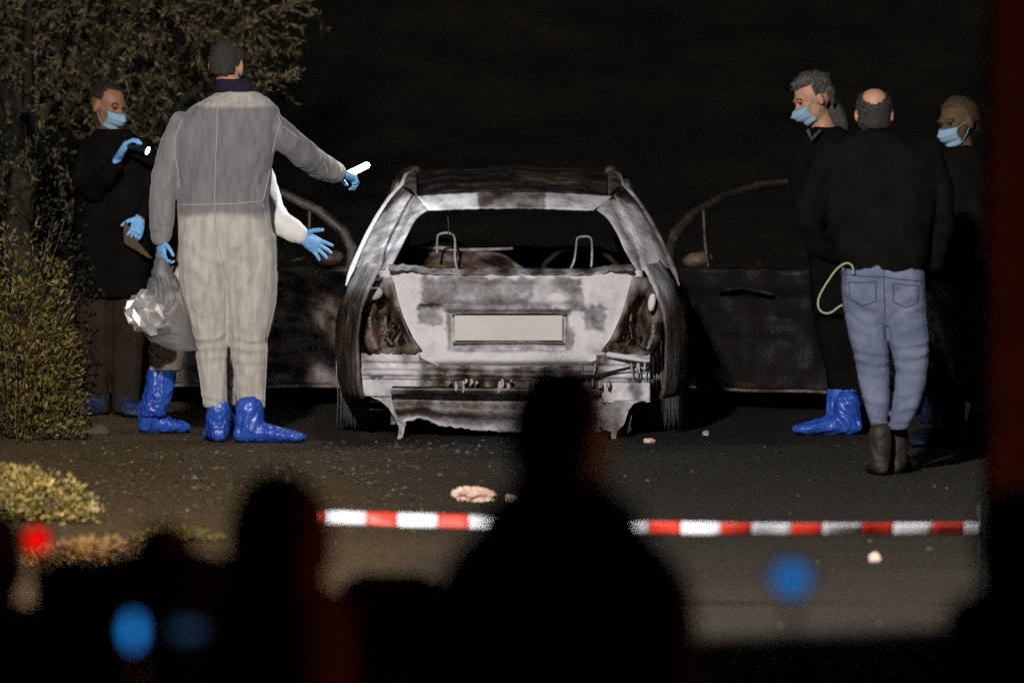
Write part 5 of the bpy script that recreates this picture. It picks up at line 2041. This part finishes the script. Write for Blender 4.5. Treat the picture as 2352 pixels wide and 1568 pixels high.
# gravel, leaf crumbs and glass grains: nobody could count them
mb = MB()
for i in range(1500):
    if i < 1250:
        x, y = random.uniform(-2.3, .1), random.gauss(37.2, 1.7)
        if random.random() < sstep(-.9, .2, x):
            continue
    else:
        x, y = random.uniform(-1.9, 2.4), random.uniform(27.5, 39.5)
    z = ground_z(x, y)
    s = random.choice((.004, .005, .006, .008, .012)) * random.uniform(.7, 1.3)
    ang = random.random() * 6.3
    pts = [Vector((x + s * math.cos(ang + k * 2.1) * random.uniform(.7, 1.3), y + s * math.sin(ang + k * 2.1) * 1.2, z + .001)) for k in range(3)]
    top_ = Vector((x, y, z + s * random.uniform(.7, 1.5)))
    mb.add(pts + [top_], [(0, 1, 3), (1, 2, 3), (2, 0, 3)])
for i in range(420):
    x, y = random.gauss(-1.25, .62), random.gauss(36.4, 2.0)
    if x > .1 or y > 39.3 or y < 31:
        continue
    z = ground_z(x, y)
    s = random.uniform(.010, .024)
    ang = random.random() * 6.3
    pts = [Vector((x + s * math.cos(ang + k * 1.26) * random.uniform(.6, 1.3), y + s * math.sin(ang + k * 1.26) * random.uniform(.6, 1.3), z + random.uniform(0, .006))) for k in range(5)]
    mb.add(pts + [Vector((x, y, z + s * random.uniform(.3, .9)))], [(k, (k + 1) % 5, 5) for k in range(5)])
for i in range(230):                       # burnt flakes and glass grains shed by the wreck
    x, y = random.gauss(0, .75), 39.85 - abs(random.gauss(0, .7))
    z = ground_z(x, y)
    s = random.uniform(.005, .016)
    ang = random.random() * 6.3
    pts = [Vector((x + s * math.cos(ang + k * 1.57) * random.uniform(.6, 1.6), y + s * math.sin(ang + k * 1.57) * random.uniform(.6, 1.3), z + .001 + random.uniform(0, .010))) for k in range(4)]
    mb.add(pts, [(0, 1, 2, 3)])
o = make('gravel', mb, leafmat('gravel_grains', (.035, .028, .018), (.12, .095, .065), 9), None, False)
o['kind'] = 'stuff'
tag(o, 'loose gravel and crumbs scattered over the verge and asphalt', 'gravel')


# ------------------------------------------------------------------ vegetation
def twig_path(a, dirv, length, n=6, droop=.25, wob=.25):
    pts = [Vector(a)]
    d = Vector(dirv).normalized()
    for i in range(n):
        d = (d + Vector((random.gauss(0, wob), random.gauss(0, wob), random.gauss(0, wob))) * .5 + Vector((0, 0, -droop / n))).normalized()
        pts.append(pts[-1] + d * length / n)
    return pts


def olive(label, base, top, crown, radii, ntw, per, leaf=(.04, .009)):
    t = thing('olive_tree', label, 'tree', base)
    mb = MB()
    b, q = Vector(base), Vector(top)
    trunk = [b, b.lerp(q, .3) + Vector((.05, 0, 0)), b.lerp(q, .65) + Vector((-.05, .03, 0)), q]
    mb.tube(trunk, [.13, .10, .085, .07], 12)
    make('trunk', remesh(mb, .015, 1, folds(.012, 20, 5, .006)), M['trunk'], t)
    cen = Vector(crown)
    limbs, C_, Dr, Ln, Wd = MB(), [], [], [], []
    hubs = []
    for k in range(16):
        a = random.random() * 6.283
        e = cen + Vector((math.cos(a) * radii[0] * random.uniform(.2, .8), math.sin(a) * radii[1] * .7, random.uniform(-.75, .7) * radii[2]))
        mid = q.lerp(e, .5) + Vector((0, 0, .15))
        limbs.tube([q, mid, e], [.05, .028, .012], 7)
        hubs += [mid, e, mid.lerp(e, .5)]
    for k in range(ntw):
        while True:
            w_ = Vector((random.uniform(-1, 1), random.uniform(-1, 1), random.uniform(-1, 1)))
            if w_.length < 1:
                break
        e = cen + Vector((w_.x * radii[0], w_.y * radii[1], w_.z * radii[2]))
        if nz(e, 2.4, 4) < .0:
            continue
        out = (e - cen)
        pth = twig_path(e, Vector((out.x, out.y, out.z * .6)) + Vector((0, 0, random.uniform(-.6, .9))), random.uniform(.18, .40), 5, .5, .3)
        limbs.tube(pth, [.0035, .0032, .0028, .0024, .002, .0016], 4, round_ends=False)
        for i in range(per):
            f = random.uniform(.1, 1) * 5
            j = min(4, int(f))
            p = pth[j].lerp(pth[j + 1], f - j)
            tg = (pth[j + 1] - pth[j]).normalized()
            C_.append(p)
            Dr.append(tg * random.uniform(.3, 1.1) + Vector((random.gauss(0, .5), random.gauss(0, .5), random.gauss(0, .45))))
            Ln.append(random.uniform(.6, 1.25) * leaf[0])
            Wd.append(random.uniform(.7, 1.2) * leaf[1])
    make('branches', limbs, M['trunk'], t)
    put('crown', leaf_mesh(C_, Dr, Ln, Wd, 'crown'), M['olive'], t)
    return t


olive('olive tree with narrow silvery leaves overhanging the two men on the left', (V(300, 0, 47.0).x, 47.0, ground_z(-2, 47.0)), V(300, 420, 46.9), V(330, -20, 46.0), (.80, .8, .82), 1050, 25, (.056, .011))
olive('darker olive tree behind the shrubs at the far left edge', (V(40, 0, 46.2).x, 46.2, ground_z(-2.9, 46.2)), V(60, 380, 46.0), V(40, 60, 45.4), (.85, .8, 1.0), 700, 22, (.050, .011))
# sprig reaching out to the right of the tall man's head
spg = thing('olive_sprig', 'thin leafy sprig sticking out right of the tall man\'s neck', 'branch', V(560, 230, 42.6))
pth = [V(470, 260, 43.2), V(560, 215, 42.7), V(610, 195, 42.6), V(660, 178, 42.5), V(685, 168, 42.5)]
mb = MB()
mb.tube(pth, [.007, .005, .004, .003, .002], 5)
make('stem', mb, M['trunk'], spg)
C_, Dr, Ln, Wd = [], [], [], []
for i in range(210):
    f = random.uniform(1.0, 4) if i > 30 else random.uniform(.4, 4)
    j = min(3, int(f))
    p = pth[j].lerp(pth[j + 1], f - j)
    C_.append(p + Vector((random.gauss(0, .014), random.gauss(0, .02), random.gauss(0, .022))))
    Dr.append(Vector((random.uniform(-.2, 1), random.gauss(0, .6), random.uniform(-.5, 1.1))))
    Ln.append(random.uniform(.025, .045))
    Wd.append(random.uniform(.006, .010))
put('leaves', leaf_mesh(C_, Dr, Ln, Wd, 'leaves'), M['olive'], spg)


def shrub(label, base, radii, n, leaf, mat_, cat='shrub', name='shrub', stems=14, up=.6, group=None, lump=3.0):
    b = Vector(base)
    t = thing(name, label, cat, b, group)
    mb = MB()
    C_, Dr, Ln, Wd = [], [], [], []
    for k in range(stems):
        a = random.random() * 6.283
        rr = random.random() ** .5
        tipv = b + Vector((math.cos(a) * rr * radii[0], math.sin(a) * rr * radii[1], radii[2] * random.uniform(.35, .75)))
        s0 = b + Vector((math.cos(a) * .1 * radii[0], math.sin(a) * .1 * radii[1], 0))
        mb.tube([s0, s0.lerp(tipv, .5) + Vector((0, 0, .08 * radii[2])), tipv], [.006, .004, .002], 5)
    for k in range(n):
        while True:
            w_ = Vector((random.uniform(-1, 1), random.uniform(-1, 1), random.uniform(0, 1)))
            r_ = math.sqrt(w_.x ** 2 + w_.y ** 2 + (w_.z) ** 2)
            if r_ < 1 and (r_ > .35 or random.random() < .3):
                break
        e = b + Vector((w_.x * radii[0], w_.y * radii[1], w_.z * radii[2]))
        g_ = nz(e, lump / max(.2, radii[0]), 7)
        if g_ < -.12:
            continue
        e = e + (e - b) * .25 * g_
        C_.append(e)
        Dr.append(Vector((w_.x + random.gauss(0, .5), w_.y + random.gauss(0, .5), up + random.gauss(0, .5))))
        Ln.append(random.uniform(.6, 1.3) * leaf[0])
        Wd.append(random.uniform(.7, 1.3) * leaf[1])
    make('stems', mb, M['twig'], t)
    put('foliage', leaf_mesh(C_, Dr, Ln, Wd, 'foliage'), mat_, t)
    return t


gl = 'shrubs along the left verge'
shrub('olive-green bush at the left edge, level with the knees of the man in dark clothes', (V(30, 0, 39.6).x, 39.6, .04), (.36, .35, 1.02), 6200, (.035, .014), M['shrub'], group=gl)
shrub('tall dark bush behind the left edge, shoulder high', (V(20, 0, 41.4).x, 41.4, .03), (.46, .4, 1.52), 6500, (.035, .013), M['shrub_dark'], group=gl)
shrub('narrow bush touching the dark trousers of the man far left', (V(118, 0, 40.1).x, 40.1, .03), (.15, .2, .74), 1700, (.03, .012), M['shrub'], group=gl)
shrub('straw-coloured shrub glowing at the left edge above the red light', on_ground(40, 1205), (.34, .25, .235), 3300, (.03, .012), M['straw'], group=gl, stems=20)
shrub('small straw-coloured tuft at the right tip of the straw-coloured shrub', on_ground(170, 1200), (.055, .08, .16), 420, (.026, .011), M['straw'], group=gl, stems=6)
shrub('low rusty yellow plants right of the red light', on_ground(205, 1305), (.25, .14, .10), 1500, (.036, .012), M['straw_red'], group=gl, stems=10)
shrub('low green weeds left of the hooded onlooker', on_ground(405, 1245), (.20, .16, .06), 800, (.03, .008), M['shrub'], group=gl, stems=8)


def mound(label, px, py, rx, rz, mm):
    c_ = on_ground(px, py)
    mb = MB()
    mb.ellipsoid(c_, ((rx, 0, 0), (0, rx * .9, 0), (0, 0, rz)), 24, 12)
    o_ = make('earth_mound', remesh(mb, .014, 2, lambda p, n: .02 * nz(p, 12) + .008 * nz(p, 40)), mm, None)
    tag(o_, label, 'mound', 'earth mounds on the left verge')


M['pale_earth'] = mat('pale_dry_earth', (.055, .042, .022), .95, (.12, .09, .05), 22, .9, 40)
mound('long low pale earth mound before the feet of the man far left', 175, 1006, .17, .045, M['pale_earth'])
mound('smaller pale earth mound at the left edge', 52, 1006, .12, .035, M['pale_earth'])

# dry brush behind the car on both sides
gb_ = 'dry brush behind the burnt car'
for lab, px, py_z, d, rx, rz, n, mm, lf in (
        ('yellowish dry brush under the left car door', 690, .03, 44.3, .30, .42, 1500, 'twig', (.10, .006)),
        ('taller tangled brush left of the burnt car', 640, .05, 45.5, .5, .62, 1800, 'twig', (.09, .007)),
        ('dark scrub behind the right car door', 1700, .05, 45.0, .6, .60, 1900, 'shrub_dark', (.07, .012)),
        ('scrub between the right car door and the man in jeans', 1890, .05, 45.6, .5, .66, 1500, 'shrub_dark', (.07, .012)),
        ('thin dry brush hidden low behind the burnt car', 1200, .05, 46.4, .7, .5, 1200, 'twig', (.09, .007)),
        ('dark scrub behind the man far right', 2200, .05, 45.2, .6, .7, 1500, 'shrub_dark', (.07, .012)),
        ('leafy dark scrub behind the man in the white suit', 440, .05, 45.0, .55, .7, 1700, 'shrub_dark', (.06, .014))):
    x = V(px, 0, d).x
    shrub(lab, (x, d, ground_z(x, d)), (rx, .4, rz), n, lf, M[mm], 'brush', 'brush', 22, .3, gb_)
